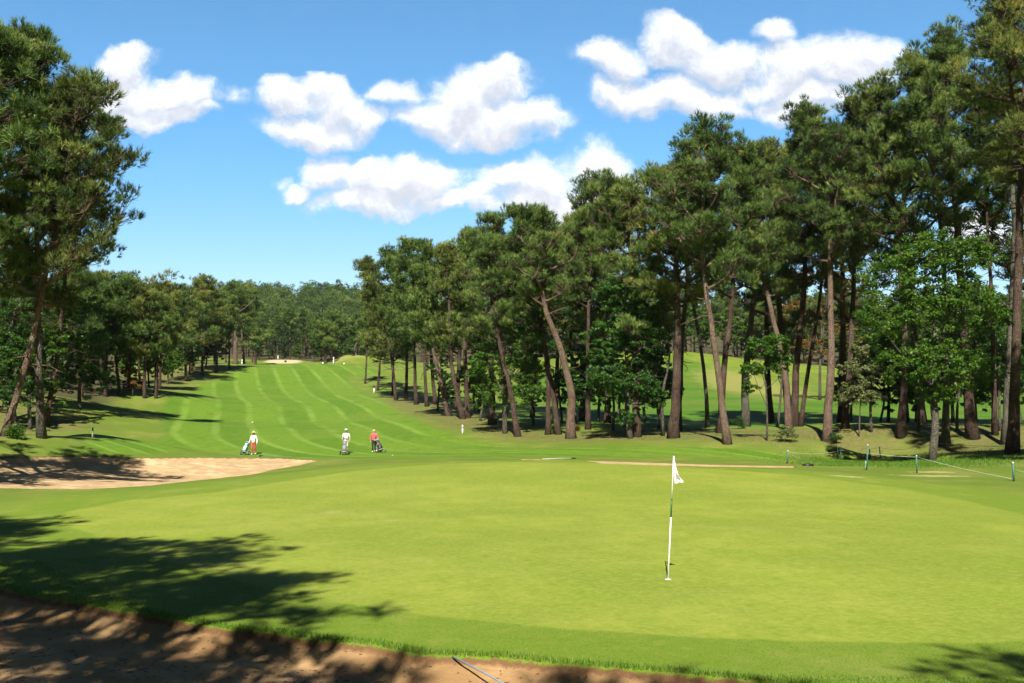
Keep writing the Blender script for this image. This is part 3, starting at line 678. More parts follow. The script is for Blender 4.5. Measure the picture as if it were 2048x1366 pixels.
for i, (px, row, rp, fo, lb) in enumerate([(1572,884,20,LEAF_P,'rounded pale shrub at the foot of the grey-footed pine'),(1668,888,16,LEAF_D,'dark shrub at the right of the most prominent red pine'),
        (1478,858,16,LEAF_D,'dark low shrub behind the pale leaning pine'),(1110,868,13,LEAF,'small green shrub at the foot of the close pair of pines'),(30,878,16,LEAF,'small green shrub beside the steeply leaning pine'),
        (1150,862,9,LEAF_O,'small brownish shrub behind the S-curved pine')]):
    oak(lb, (px,row), [(px-rp*.4,row-rp*.7,rp*.7),(px+rp*.5,row-rp*.6,rp*.65),(px,row-rp*1.1,rp*.6)], .025, 1800, .08, fo, seed=60+i, name='shrub', cat='shrub')
# thin young stems standing in the shade
for i, (px, r1, tx, r2, lb) in enumerate([(1327,872,1321,640,'thin pale sapling between the dark oak and the thick straight pine'),(1743,864,1743,730,'thin dark sapling right of the small pale tree'),
        (1760,845,1768,720,'slim dark tree at the left of the big oak'),(1838,862,1836,740,'thin forked stem under the left of the big oak'),(1869,853,1880,720,'dark leaning stem under the middle of the big oak'),
        (1914,860,1918,740,'thin crooked stem between the two trunks under the big oak'),(1555,853,1560,740,'thin leaning stem left of the grey-footed pine'),(1226,862,1224,720,'thin dark stem left of the dark oak'),
        (1068,852,1064,730,'slim dark stem right of the rounded oak'),(960,842,965,720,'slim trunk left of the rounded oak'),(875,822,880,700,'slim dark stem between the reddish pine and the strongly leaning one')]):
    oak(lb, (px,r1), [(tx,r2,20),(tx+8,r2-24,18)], .11, 2400, .14, LEAF_D if i else LEAF_P, seed=80+i, name='young_tree')

# ---- midground copies: a few source trees, copied with their parts
VAR = []
for i in range(7):
    rng = np.random.default_rng(900+i); H = rng.uniform(15, 18)
    tr, cr = pine(rng, [(0, 0, -.3), (rng.uniform(-.5, .5), rng.uniform(-.5, .5), H*.5), (rng.uniform(-1, 1), rng.uniform(-1, 1), H)], .32, rng.uniform(3.3, 4.2), rng.uniform(.34, .48), 1, bare=4, dens=.9)
    VAR.append((tr.mesh('trunk', BARK), cr.mesh('crown', NEEDLE if i % 3 else NEEDLE_B), H))
OAKV = []
for i in range(3):
    rng = np.random.default_rng(950+i); bl = [((rng.uniform(-1.6, 1.6), rng.uniform(-1.6, 1.6), z), (1.7, 1.7, 1.5)) for z in (2.6, 3.6, 4.6, 5.6, 6.8, 7.6, 3.1, 5.0)]
    tr, cr = broadleaf(rng, [(0, 0, -.2), (.2, 0, 2.5), (0, .2, 5)], .16, bl, 9000, .24)
    OAKV.append((tr.mesh('trunk', BARK_G), cr.mesh('crown', LEAF_D if i == 1 else LEAF), 8.6))
FIRST = {}
def inst(kind, v, loc, h, rz, label, group, name, cat):
    tm, cm, H = (VAR if kind == 'p' else OAKV)[v]; key = (kind, v)
    if key not in FIRST:
        o = empty(name, loc, rz); t = bpy.data.objects.new('trunk', tm); c = bpy.data.objects.new('crown', cm)
        for q in (t, c): COL.objects.link(q); q.parent = o
        FIRST[key] = (o, (t, c))
    else:
        o = copy_tree(FIRST[key][0], FIRST[key][1]); o.name = name; o.location = loc; o.rotation_euler = (0, 0, rz)
    s = h/H; o.scale = (s, s, s); tag(o, label, cat, group)
    return o
rng = np.random.default_rng(77)
def belt(pts, label, group, kind='p', hr=(15, 18)):
    for (x, y, *h) in pts:
        v = int(rng.integers(0, 7 if kind == 'p' else 3)); hh = h[0] if h else rng.uniform(*hr)
        inst(kind, v, (x, y, gz(x, y)), hh, rng.uniform(0, 6.28), label, group, 'pine_tree' if kind == 'p' else 'oak_tree', 'pine tree' if kind == 'p' else 'tree')
def pxd(px, d):
    p = ray(px, 800)*d; return (p[0], d)
# second row inside the right-hand stand
belt([(*pxd(px, d), h) for px, d, h in [(755,158,13),(730,168,13),(785,150,15),(870,128,17.5),(915,118,18),(960,112,18),(1010,108,18),(1065,104,18),(1110,100,18.5),(1165,98,19),(1215,95,20),
      (1540,95,24),(1580,92,24),(1680,90,25),(1840,86,26),(2100,76,27)]],
     'pine deeper inside the right-hand stand, its trunk mostly hidden by those in front', 'pines deeper inside the right-hand stand')
belt([(*pxd(px, d), h) for px, d, h in [(1150,92,7),(1195,97,8),(1235,94,7.5),(1290,96,8),(1318,104,7),(1700,98,7.5),(1775,96,8.5),(1815,90,8),(1850,98,9),(1905,92,8.5),(1950,97,9),(1990,90,8),(2040,95,9),(2085,88,8),(890,118,6),(950,108,7),(1065,100,6.5)]],
     'dark leafy young tree in the undergrowth among the right-hand pines', 'young trees in the undergrowth of the right-hand stand', 'o')
# wood beyond the back fairway
L = []
for px in range(1000, 2200, 34): L.append((*pxd(px+rng.uniform(-12, 12), rng.uniform(236, 262)), rng.uniform(15, 19)))
for px in range(1030, 2200, 60): L.append((*pxd(px+rng.uniform(-15, 15), rng.uniform(264, 285)), rng.uniform(14, 18)))
for px in range(1430, 1680, 40): L.append((*pxd(px+rng.uniform(-8, 8), rng.uniform(222, 236)), rng.uniform(12, 15)))
belt(L, 'pine in the shaded wood beyond the back fairway, seen between the trunks', 'pines beyond the back fairway')
belt([(*pxd(px+rng.uniform(-10, 10), rng.uniform(224, 244)), rng.uniform(8, 12)) for px in range(1000, 2150, 27)], 'low leafy tree at the edge of the wood beyond the back fairway', 'low trees beyond the back fairway', 'o')
belt([(*pxd(px+rng.uniform(-8, 8), d), h) for px, d, h in [(1760,186,11),(1810,182,12),(1850,190,12),(1900,188,12),(1950,186,12),(2000,180,12),(2060,178,12),(2110,180,13)]], 'dark leafy tree on the slope behind the back fairway at the right', 'trees on the slope behind the back fairway', 'o')
# left-hand wood
L = []
for px in range(-60, 330, 34):
    for d in (120, 140): L.append((*pxd(px+rng.uniform(-12, 12), d+rng.uniform(-7, 7)), rng.uniform(11.5, 13.8)))
for px in range(300, 470, 26): L.append((*pxd(px+rng.uniform(-8, 8), rng.uniform(168, 200)), rng.uniform(12.5, 15)))
for px in range(340, 520, 28): L.append((*pxd(px+rng.uniform(-8, 8), rng.uniform(215, 245)), rng.uniform(12, 14.5)))
belt(L, 'pine in the dense left-hand wood behind its front row', 'pines in the dense left-hand wood')
belt([(*pxd(px+rng.uniform(-8, 8), d+rng.uniform(-4, 4)), rng.uniform(6, 9)) for px, d in [(-30,92),(-90,80),(10,104),(60,108),(110,112),(150,126),(200,130),(250,134),(290,140),(330,150),(350,160),(380,172),(410,186),(60,84)]],
     'low leafy tree in the undergrowth of the left-hand wood', 'undergrowth trees of the left-hand wood', 'o')
# foot of the far hill
L = []
for px in range(500, 900, 24): L.append((*pxd(px+rng.uniform(-8, 8), rng.uniform(262, 285)), rng.uniform(10, 14)))
belt(L, 'pine at the foot of the far wooded hill', 'pines at the foot of the far hill')
belt([(*pxd(px+rng.uniform(-6, 6), rng.uniform(252, 262)), rng.uniform(5, 8)) for px in range(515, 850, 26)], 'low leafy tree along the end of the fairway', 'low trees along the end of the fairway', 'o')
# far hill wood: one mass
def far_wood():
    rng = np.random.default_rng(12); cr, tr = MB(), MB(); n = 0
    for k in range(4000):
        d = rng.uniform(280, 640); px = rng.uniform(430, 2250)
        if px > 790 and (d > 330 or rng.random() < .3): continue
        if px > 790 and n > 500: continue
        if n > 620: break
        x, y = pxd(px, d); z = gz(x, y); H = rng.uniform(8.5, 15.5); Rc = rng.uniform(2.4, 5); n += 1
        tr.tube([(x, y, z-.3), (x, y, z+H*.8)], [.3, .15], 4, cap=False)
        m = 9; cc = np.array([x, y, z+H*.72])+rng.normal(0, 1, (m, 3))*np.array([Rc*.42, Rc*.42, H*.11])
        q = 230; i = rng.integers(0, m, q); dd = unit(rng.normal(size=(q, 3))); dd[:, 2] = np.abs(dd[:, 2])*np.where(rng.random(q) < .8, 1, -1)
        pos = cc[i]+dd*rng.uniform(.9, 1.7, (q, 1))
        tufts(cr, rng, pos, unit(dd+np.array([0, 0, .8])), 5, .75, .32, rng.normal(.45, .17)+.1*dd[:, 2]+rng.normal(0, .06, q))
    o = cr.build('far_wood', NEEDLE); tag(o, 'distant pine wood covering the hill beyond the end of the fairway', 'wood', kind='stuff')
    t = tr.build('trunks', BARK, o); t['kind'] = 'stuff'
far_wood()
# trees beside and behind the photographer: they throw the shade on the green and the bunker
NEARS = [
 ('tall broad pine beside the near bunker, left of the viewpoint', (-9.3, 3.6), 15.6, 4.9, .36),
 ('pine left of the near bunker whose shade reaches the left edge of the green', (-14.6, 9.6), 15.4, 4.7, .34),
 ('slimmer pine behind the viewpoint, its shade reaching the middle of the green', (-6.0, 1.4), 14.2, 3.4, .38),
 ('pine straight behind the viewpoint shading the near bunker by the rake', (0.0, -3.7), 12.0, 3.1, .36),
 ('small pine between the others behind the viewpoint, shading the bunker sand', (-3.4, -2.6), 11.6, 3.0, .36),
 ('pine behind and right of the viewpoint shading the bottom right corner', (5.2, -2.9), 12.2, 3.1, .42),
]
for i, (lb, (x, y), H, Rc, t0) in enumerate(NEARS):
    rng = np.random.default_rng(700+i); z = gz(x, y)
    tr, cr = pine(rng, [(0, 0, -.2), (.3, .1, H*.5), (.2, .4, H)], .34, Rc, t0, 0, bare=4, dens=.9, sparse=.04)
    plant_tree('pine_tree', (x, y, z), tr, cr, BARK, NEEDLE, lb, 'pine tree', 'pines beside the viewpoint')
for i, (px, d, H, lb) in enumerate([(-230,35,15,'pine outside the left edge shading the fairway bunker'),(-420,48,16,'second pine outside the left edge, behind the fairway bunker'),(2290,44,17,'pine outside the right edge beyond the rope fence')]):
    x, y = pxd(px, d); rng = np.random.default_rng(720+i)
    tr, cr = pine(rng, [(0, 0, -.2), (.3, .1, H*.5), (.2, .4, H)], .34, 4.2, .45, 0, bare=4)
    plant_tree('pine_tree', (x, y, gz(x, y)), tr, cr, BARK, NEEDLE, lb, 'pine tree', G_L if px < 0 else G_R)
# ================================================================== THINGS ON THE COURSE
WHITE = plain('white_paint', (.8,.8,.77), .45); WHITE_D = plain('weathered_white', (.6,.6,.56), .6); GREENP = plain('dark_green_band', (.01,.1,.03), .4)
POSTG = plain('post_green_paint', (.045,.13,.1), .6); ROPE = plain('white_rope', (.45,.46,.42), .8); BLACKP = plain('black_plastic', (.015,.016,.018), .45)
TEAL = plain('teal_handle', (.04,.2,.15), .45); BLUE = plain('blue_paint', (.05,.14,.4), .5); STEEL = plain('brushed_metal', (.55,.56,.58), .3, .8)
SKIN = plain('skin', (.5,.28,.2), .6, 0, .06); DK = plain('dark_cloth', (.012,.012,.016), .8); REDT = plain('coral_trousers', (.5,.085,.06), .85)
PINK = plain('coral_jacket', (.72,.1,.12), .8); CREAM = plain('cream_sweater', (.74,.7,.62), .85); POLO = plain('white_polo', (.82,.82,.8), .8)
STRAW = plain('straw_hat', (.6,.47,.28), .8); HAIRB = plain('blond_hair', (.5,.38,.2), .7); HAIRD = plain('brown_hair', (.06,.035,.02), .7)
GREYB = plain('grey_bag_cloth', (.2,.22,.23), .7); LBLUE = plain('pale_blue_bag_cloth', (.55,.72,.76), .6); TEALD = plain('dark_teal_cloth', (.02,.08,.07), .7)
RUB = plain('rubber', (.02,.02,.02), .8); BEIGE = plain('beige_shorts', (.5,.44,.34), .85); SHOE = plain('white_shoes', (.75,.75,.68), .5)
def lathe(mb, prof, seg=16, c=(0, 0, 0)):
    V = []; n = len(prof); a = np.arange(seg)*2*math.pi/seg
    for r, z in prof: V += [(c[0]+r*math.cos(q), c[1]+r*math.sin(q), c[2]+z) for q in a]
    f = [(i*seg+j, i*seg+(j+1) % seg, (i+1)*seg+(j+1) % seg, (i+1)*seg+j) for i in range(n-1) for j in range(seg)]
    mb.add(V, None, f); return mb
# ---- flagstick
fp = gp(1336, 1160); fz = fp[2]
fo = empty('flagstick', fp); tag(fo, 'white flagstick with a green band and white flag standing on the putting green', 'flagstick')
tip = pt(1347.5, 912, fp[1])-fp; L = np.linalg.norm(tip); ux = tip/L
def seg_(a, b): return [ux*L*a, ux*L*(a+(b-a)*.5), ux*L*b]
MB().tube(seg_(-.01, .505), .0125, 10).tube(seg_(.65, 1.0), .0105, 10).build('pole', WHITE, fo, True)
MB().tube(seg_(.5052, .6498), .013, 10).build('green_band', GREENP, fo, True)
m_ = MB(); lathe(m_, [(0, .012), (.02, .012), (.052, .006), (.055, .001), (.05, -.003)], 20, (0, 0, .008)); m_.build('ferrule_cap', WHITE, fo, True)
# flag: hanging folds of a thin cloth with thickness
fl = MB(); nu, nv = 16, 22; top = ux*L*.995
V = []
for j in range(nv):
    v = j/(nv-1)
    for i in range(nu):
        u = i/(nu-1)
        zdrop = v*.46 if u == 0 else v*.46
        wdt = (.03+.125*min(1, v*1.15))*u
        z = -zdrop-.22*u*(1-v)-.02*u; x = .012+wdt-.07*u*max(0, v-.84)*6*.35; z += .10*u*max(0, v-.55)
        y = .035*math.sin(u*7.5+v*2.2)*u*(1-.2*v)+.02*u
        V.append(top+np.array([x, y, z])-ux*0)
V = np.array(V); off = np.array([0, .0025, 0]); n0 = len(V)
f = [(j*nu+i, j*nu+i+1, (j+1)*nu+i+1, (j+1)*nu+i) for j in range(nv-1) for i in range(nu-1)]
fb_ = [(d+n0, c+n0, b+n0, a+n0) for a, b, c, d in f]
ed = []
rim = [i for i in range(nu)]+[j*nu+nu-1 for j in range(1, nv)]+[(nv-1)*nu+i for i in range(nu-2, -1, -1)]+[j*nu for j in range(nv-2, 0, -1)]
for a_, b_ in zip(rim, rim[1:]+rim[:1]): ed.append((b_, a_, a_+n0, b_+n0))
fl.add(np.vstack([V, V+off]), None, f+fb_+ed); FLAGM = plain('flag_cloth', (.85,.85,.87), .8, 0, .03)
flag = fl.build('flag', FLAGM, fo, True)
# printed grey panel on the lower part of the flag: follows the cloth, 2 mm proud
pm = MB(); sel = [(j, i) for j in range(11, 17) for i in range(2, 12) if (j-11) <= (i+3)]
Vp = V+np.array([0, -.002, 0]); pm.add(Vp, None, [(j*nu+i, j*nu+i+1, (j+1)*nu+i+1, (j+1)*nu+i) for j, i in sel])
pm.build('emblem', plain('grey_print', (.25,.25,.22), .8), flag, True)
# hole
hl = MB(); lathe(hl, [(.054, .003), (.052, -.01), (.05, -.02)], 20); 
# ---- rakes
def rake(label, p_head, p_end, mat_h, hw=.55, r=.014, group=None):
    a = np.array(p_head, float); b = np.array(p_end, float)
    o = empty('bunker_rake', a); tag(o, label, 'rake', group)
    d = b-a; l = np.linalg.norm(d[:2]); az = math.atan2(d[1], d[0])
    MB().tube([np.array([0, 0, .05]), d*.5+np.array([0, 0, .05]), d+np.array([0, 0, .03])], r, 8).build('handle', mat_h, o, True)
    h = MB(); h.box((0, 0, .055), (.05, hw, .05), az)
    for i in range(11):
        y = (i/10-.5)*hw*.95; c, s = math.cos(az), math.sin(az); h.tube([(-s*y, c*y, .035), (-s*y*1.0-.01*c, c*y-.01*s, -.01)], [.008, .004], 5)
    h.tube([(0, 0, .055), d/np.linalg.norm(d)*.16+np.array([0, 0, .055])], .022, 8)
    h.build('rake_head', BLACKP, o); return o
rake('bunker rake with a pale handle and black head lying at the near bunker edge', gp(1050, 1361), gp(905, 1313), plain('rake_handle_grey', (.2,.26,.31), .4), .34, .011)
p1 = gp(520, 914); rake('bunker rake with a thin teal handle lying on the far lip of the left bunker', p1+np.array([0, 0, .03]), gp(570, 916)+np.array([.6, 0, .02]), TEAL, .5, .013)
p1 = gp(1147, 919); rake('bunker rake with a white handle lying along the narrow sand strip behind the green', p1+np.array([0, 0, .03]), gp(1085, 919)+np.array([0, 0, .03]), WHITE_D, .4, .014)
p1 = gp(1616, 932); bo = MB(); bo.box((0, 0, .04), (.55, .3, .09), .05); bo.box((0, 0, .09), (.47, .22, .03), .05); bo.tube([(-.2, 0, .1), (0, 0, .13), (.2, 0, .1)], .012, 6)
bo.build('drain_cover', BLACKP, loc=p1); tag(bpy.data.objects['drain_cover'], 'low dark flat block lying on the grass left of the rope fence', 'cover')
# ---- rope fences
def top_at(px, row, d): return pt(px, row, d)
def sag(a, b, s, n=9): 
    t = np.linspace(0, 1, n)[:, None]; P = a*(1-t)+b*t; P[:, 2] -= (4*s*t*(1-t))[:, 0]; return P
def fence(label, posts, ropes, loc):
    o = empty('rope_fence', loc); tag(o, label, 'fence'); loc = np.array(loc)
    for (tx, ty, bx, by, r, cap) in posts:
        b = gp(bx, by); t = pt(tx, ty, b[1])
        p = MB().tube([b-loc-np.array([0, 0, .05]), t-loc], [r, r], 10).build('post', POSTG, o, True)
        u = unit(t-b); c = MB().tube([t-loc+u*.001, t-loc+u*.06], [r*1.12, r*.9], 10).build('post_cap', WHITE_D, p, True)
    for a, b, s in ropes:
        MB().tube(sag(a-loc, b-loc, s), .009, 5).build('rope', ROPE, o, True)
    return o
dP = {k: gp(*v)[1] for k, v in dict(P1=(1574.4,927), P2=(1676,918.4), P2b=(1682,918), P3=(1733,940), P3b=(1740,919), P4=(1761,915), P5=(1861.3,909.6), P6=(1834,946), P7=(2027.7,962.6)).items()}
T = lambda px, row, k: pt(px, row, dP[k])
fence('green-posted rope fence running from the leaning corner post towards the right edge, nearer line',
      [(1735.5,891.4,1733,940,.033,1), (1832.9,913,1834,946,.033,1), (2025.8,927,2027.7,962.6,.042,1)],
      [(T(1736.5,906,'P3'), T(1832.9,914,'P6'), .04), (T(1833.5,914,'P6'), T(2026.5,958,'P7'), .05), (T(2028,938,'P7'), pt(2130,962,40), .05)], gp(1733,940))
fence('green-posted rope fence curving behind the nearer one along the edge of the pines, farther line',
      [(1575.7,902.5,1574.4,927,.04,1), (1675.5,895,1676,918.4,.035,1), (1680.6,902,1682,918,.03,1), (1739,900,1740.5,919,.035,1), (1758.8,895,1761,915,.035,1), (1860.7,885,1861.3,909.6,.035,1)],
      [(T(1575.7,903,'P1'), T(1675.5,902.5,'P2'), .16), (T(1675.5,898,'P2'), T(1739,893,'P3b'), .22), (T(1739,898,'P3b'), T(1758.8,895,'P4'), .02), (T(1758.8,895,'P4'), T(1860.7,885,'P5'), .28), (T(1860.7,885,'P5'), pt(2120,891,56), .15),
       (T(1576,905,'P1'), gp(1615,920)+np.array([0, 0, .02]), .1)], gp(1760,915))
s_ = gp(1731, 939); MB().tube([(0, 0, -.03), (.02, 0, .22), (.03, 0, .42)], .028, 8).build('stake', plain('pale_green_stake', (.3,.42,.34), .7), loc=s_); tag(bpy.data.objects['stake'], 'short pale stake standing against the foot of the leaning corner post', 'stake')
# ---- distance markers
def marker(px, r0, r1, label, m1, m2, rad=.05):
    b = gp(px, r1); h = (r1-r0)/F*b[1]; o = empty('marker_post', b); tag(o, label, 'marker post')
    MB().tube([(0, 0, -.05), (0, 0, h*.62)], rad, 8).build('post', m1, o, True); MB().tube([(0, 0, h*.621), (0, 0, h)], rad*1.04, 8).build('post_top', m2, o, True)
marker(925, 850, 868, 'short white marker post on the grass in front of the dark close pair of pines', WHITE, WHITE_D, .06)
marker(185, 855, 875, 'marker post with a blue top in the shade at the left', WHITE_D, BLUE, .045)
marker(748, 770, 787, 'black-topped marker post beside the shaded right edge of the fairway', WHITE, BLACKP, .08)
marker(667, 714, 728, 'tall white marker post by the small far group of pines', WHITE, WHITE, .12)
marker(556, 711, 719, 'small white post on the far tee mound with the bare sandy face', WHITE, WHITE, .12)
marker(484, 719, 730, 'white post beside the dark trunk at the far end of the left-hand wood', WHITE_D, WHITE_D, .12)
for px, row, r, lb, mt_, nm, ct in [(505,845,.09,'flat white distance disc set in the fairway above the golfer in coral trousers',WHITE,'distance_disc','disc'),(646,727,.17,'white tee marker ball at the foot of the small far group',WHITE,'tee_marker','tee marker'),(688,728,.17,'white tee marker ball below the tan bank',WHITE,'tee_marker','tee marker'),(785,911,.032,'white golf ball lying on the fairway right of the golfer in coral jacket',WHITE,'golf_ball','ball'),(571,724,.3,'dark round bin in front of the bare sandy mound',BLACKP,'bin','bin')]:
    b = gp(px, row); MB().ball((0, 0, r*.4), (r, r, r*.5 if 'disc' in nm else r), 12, 8).build(nm, mt_, loc=b, smooth=True).__setitem__('label', lb)
    bpy.data.objects[nm if nm in bpy.data.objects else nm]; 
    for q in bpy.data.objects:
        if q.get('label') == lb: q['category'] = ct
# ---- small flowers on the lip below the frame edge
def flower(px, row, h, m, lb, n):
    b = gp(px, min(row+6, 1380)); o = empty('wild_flower', b); tag(o, lb, 'flower')
    top = np.array([.01, 0, h]); MB().tube([(0, 0, 0), (.004, 0, h*.5), top], .0022, 5).build('stem', plain('stem_green', (.06,.14,.02), .7), o)
    f = MB()
    for i in range(n):
        a = 6.283*i/n; d = np.array([math.cos(a), math.sin(a), .25]); e = np.array([-math.sin(a), math.cos(a), 0])*.004
        f.add([top, top+d*.009-e, top+d*.017, top+d*.009+e, top+d*.009+np.array([0, 0, -.0015])], [(0,1,4),(1,2,4),(2,3,4),(3,0,4)], [(0,3,2,1)])
    f.ball(top+np.array([0, 0, .002]), .005, 8, 5); f.build('bloom', m, o)
YEL = plain('yellow_petals', (.75,.62,.03), .6); WPT = plain('white_petals', (.8,.78,.8), .6)
for px, h, m, lb, n in [(214,.10,YEL,'largest yellow wild flower at the bottom edge, left half',8),(44,.08,WPT,'white wild flower nearest the bottom left corner',9),(58,.1,YEL,'small yellowish bud right of the corner white flower',6),(110,.08,YEL,'small yellowish wild flower between the corner pair and the largest yellow one',7),(438,.085,WPT,'white wild flower at the bottom edge furthest right',9)]:
    flower(px, 1366, h, m, lb, n)

# ---- golfers
def body(name, J, E, parent, m, lvl=2):
    """J: joint -> (xyz, r or (rx,ry)); E: edges; grown with a skin modifier into ONE continuous mesh"""
    me = bpy.data.meshes.new(name); ks = list(J); me.from_pydata([J[q][0] for q in ks], [(ks.index(a), ks.index(b)) for a, b in E], [])
    o = bpy.data.objects.new(name, me); COL.objects.link(o)
    sk = o.modifiers.new('s', 'SKIN'); su = o.modifiers.new('d', 'SUBSURF'); su.levels = lvl
    for i, q in enumerate(ks):
        r = J[q][1]; me.skin_vertices[0].data[i].radius = (r, r) if isinstance(r, (int, float)) else r
    me.skin_vertices[0].data[0].use_root = True
    bpy.context.view_layer.update(); dg = bpy.context.evaluated_depsgraph_get()
    em = bpy.data.meshes.new_from_object(o.evaluated_get(dg)); bpy.data.objects.remove(o); em.materials.clear(); em.materials.append(m); em.name = name
    em.polygons.foreach_set('use_smooth', [True]*len(em.polygons))
    ob = bpy.data.objects.new(name, em); COL.objects.link(ob); ob.parent = parent; return ob
def hand(J, E, wrist, dirv, side, key, root):
    """palm, four unequal bent fingers and a thumb"""
    w = np.array(wrist, float); d = unit(np.array(dirv, float)); s = unit(np.array(side, float)); n = np.cross(d, s)
    J[key+'palm'] = (tuple(w+d*.05), (.036, .016)); E.append((root, key+'palm'))
    for i, (o_, l) in enumerate([(-.03, .062), (-.01, .072), (.01, .068), (.03, .052)]):
        a = w+d*.085+s*o_; b = a+d*l*.55+n*.012; c = b+d*l*.35+n*.03
        J[f'{key}a{i}'] = (tuple(a), .0095); J[f'{key}b{i}'] = (tuple(b), .0085); J[f'{key}c{i}'] = (tuple(c), .007)
        E += [(key+'palm', f'{key}a{i}'), (f'{key}a{i}', f'{key}b{i}'), (f'{key}b{i}', f'{key}c{i}')]
    a = w+d*.035-s*.035; b = a+d*.035-s*.022+n*.012; J[key+'t0'] = (tuple(a), .011); J[key+'t1'] = (tuple(b), .009); E += [(key+'palm', key+'t0'), (key+'t0', key+'t1')]
def golfer(px, row, rz, label, legs, arms, shirt, trous, hat, hair, H=1.72, sleeve='long', shorts=False, lean=0.0, shoe=SHOE):
    """front of the figure faces local -Y"""
    b = gp(px, row); o = empty('person', b, rz); tag(o, label, 'person', 'golfers walking down the fairway'); s = H/1.72
    P = lambda x, y, z: (x*s, (y-lean*max(0, z-.9))*s, z*s)
    J = {'pelvis': (P(0, 0, .94), .1), 'waist': (P(0, 0, 1.06), .1), 'chest': (P(0, 0, 1.28), .115), 'neck0': (P(0, 0, 1.42), .065), 'neck1': (P(0, -.005, 1.48), .05),
         'head0': (P(0, -.01, 1.55), .075), 'head1': (P(0, -.005, 1.62), .09), 'head2': (P(0, .005, 1.68), .06)}
    E = [('pelvis','waist'),('waist','chest'),('chest','neck0'),('neck0','neck1'),('neck1','head0'),('head0','head1'),('head1','head2')]
    for sd, k in ((-1, 'l'), (1, 'r')):
        knee, ank, toe = legs[k]
        J[k+'hip'] = (P(sd*.085, 0, .86), .085); J[k+'knee'] = (P(*knee), .055); J[k+'ank'] = (P(*ank), .038); J[k+'toe'] = (P(*toe), (.036, .028))
        E += [('pelvis', k+'hip'), (k+'hip', k+'knee'), (k+'knee', k+'ank'), (k+'ank', k+'toe')]
        el, wr = arms[k]
        J[k+'sh'] = (P(sd*.18, 0, 1.38), .055); J[k+'el'] = (P(*el), .038); J[k+'wr'] = (P(*wr), .026)
        E += [('chest', k+'sh'), (k+'sh', k+'el'), (k+'el', k+'wr')]
        w = np.array(P(*wr)); d = w-np.array(P(*el)); hand(J, E, w, d, (0, -1, .2), k+'h', k+'wr')
    bo_ = body('body', J, E, o, SKIN, 1)
    # face
    hc = np.array(P(0, 0, 1.62)); 
    fm = MB(); fm.ball(hc+np.array([0, -.096, -.012])*s, (.014, .022, .022), 8, 6); fm.ball(hc+np.array([.088, .01, -.01])*s, (.012, .02, .03), 8, 6); fm.ball(hc+np.array([-.088, .01, -.01])*s, (.012, .02, .03), 8, 6)
    fm.build('face', SKIN, o, True)
    em = MB(); em.ball(hc+np.array([.032, -.083, .012])*s, (.013, .008, .007), 8, 5); em.ball(hc+np.array([-.032, -.083, .012])*s, (.013, .008, .007), 8, 5); em.build('eyes', DK, o, True)
    MB().ball(hc+np.array([0, -.083, -.05])*s, (.022, .008, .006), 8, 5).build('mouth', plain('lips', (.4,.13,.1), .6), o, True)
    hr = MB(); V0 = hc+np.array([0, .018, .018]); hr.ball(V0, (.1, .098, .1), 14, 10)
    if hat == 'none': hr.ball(V0+np.array([0, .03, -.06]), (.1, .075, .1), 12, 8)
    hr.build('hair', hair, o, True)
    if hat == 'straw':
        h = MB(); lathe(h, [(0, .13), (.06, .125), (.095, .09), (.105, .035), (.12, .025), (.2, .005), (.205, .0), (.12, .015), (.1, .02)], 20, tuple(hc+np.array([0, 0, .03]))); h.build('hat', STRAW, o, True)
        h = MB(); lathe(h, [(.106, .03), (.109, .035), (.105, .06), (.101, .062)], 20, tuple(hc+np.array([0, 0, .03]))); h.build('hat_band', DK, o, True)
    if hat == 'cap':
        h = MB(); lathe(h, [(0, .115), (.06, .105), (.1, .06), (.108, .01), (.1, .008)], 18, tuple(hc+np.array([0, .008, .03]))); h.build('cap', POLO, o, True)
        h = MB(); h.ball(hc+np.array([0, -.12, .04]), (.075, .07, .008), 12, 6); h.build('cap_peak', POLO, o, True)
    # clothes: their own shells round the body
    k_ = 1.17
    TJ = {q: (J[q][0], (J[q][1] if isinstance(J[q][1], (int, float)) else J[q][1][0])*k_+.012) for q in ('waist', 'chest', 'neck0', 'lsh', 'rsh', 'lel', 'rel', 'lwr', 'rwr', 'pelvis')}
    TJ['neck0'] = (P(0, 0, 1.415), .07)
    TE = [('waist','pelvis'),('waist','chest'),('chest','neck0'),('chest','lsh'),('chest','rsh'),('lsh','lel'),('rsh','rel')]
    if sleeve == 'long': TE += [('lel','lwr'),('rel','rwr')]
    else:
        del TJ['lwr'], TJ['rwr']
        for k in 'lr':
            a_, b_ = np.array(TJ[k+'sh'][0]), np.array(TJ[k+'el'][0]); TJ[k+'el'] = (tuple(a_*.25+b_*.75), .058)
    body('shirt' if sleeve != 'long' else 'jacket', TJ, TE, o, shirt, 2)
    QJ = {'pelvis': (J['pelvis'][0], .118)}; QE = []
    for k in 'lr':
        QJ[k+'hip'] = (J[k+'hip'][0], .1); QJ[k+'knee'] = (J[k+'knee'][0], .07); QE += [('pelvis', k+'hip'), (k+'hip', k+'knee')]
        if not shorts: QJ[k+'ank'] = (tuple(np.array(J[k+'ank'][0])*.93+np.array(J[k+'knee'][0])*.07), .055); QE += [(k+'knee', k+'ank')]
    body('shorts' if shorts else 'trousers', QJ, QE, o, trous, 2)
    for k in 'lr':
        a_ = np.array(J[k+'ank'][0]); t_ = np.array(J[k+'toe'][0]); c = (a_+t_)/2; sh = MB(); dv = t_-a_; L_ = np.linalg.norm(dv[:2])
        sh.ball(c+np.array([0, 0, -.012]), (.05, .075+L_*.5, .048), 12, 8).build('shoe', shoe, o, True)
    return o, b, P
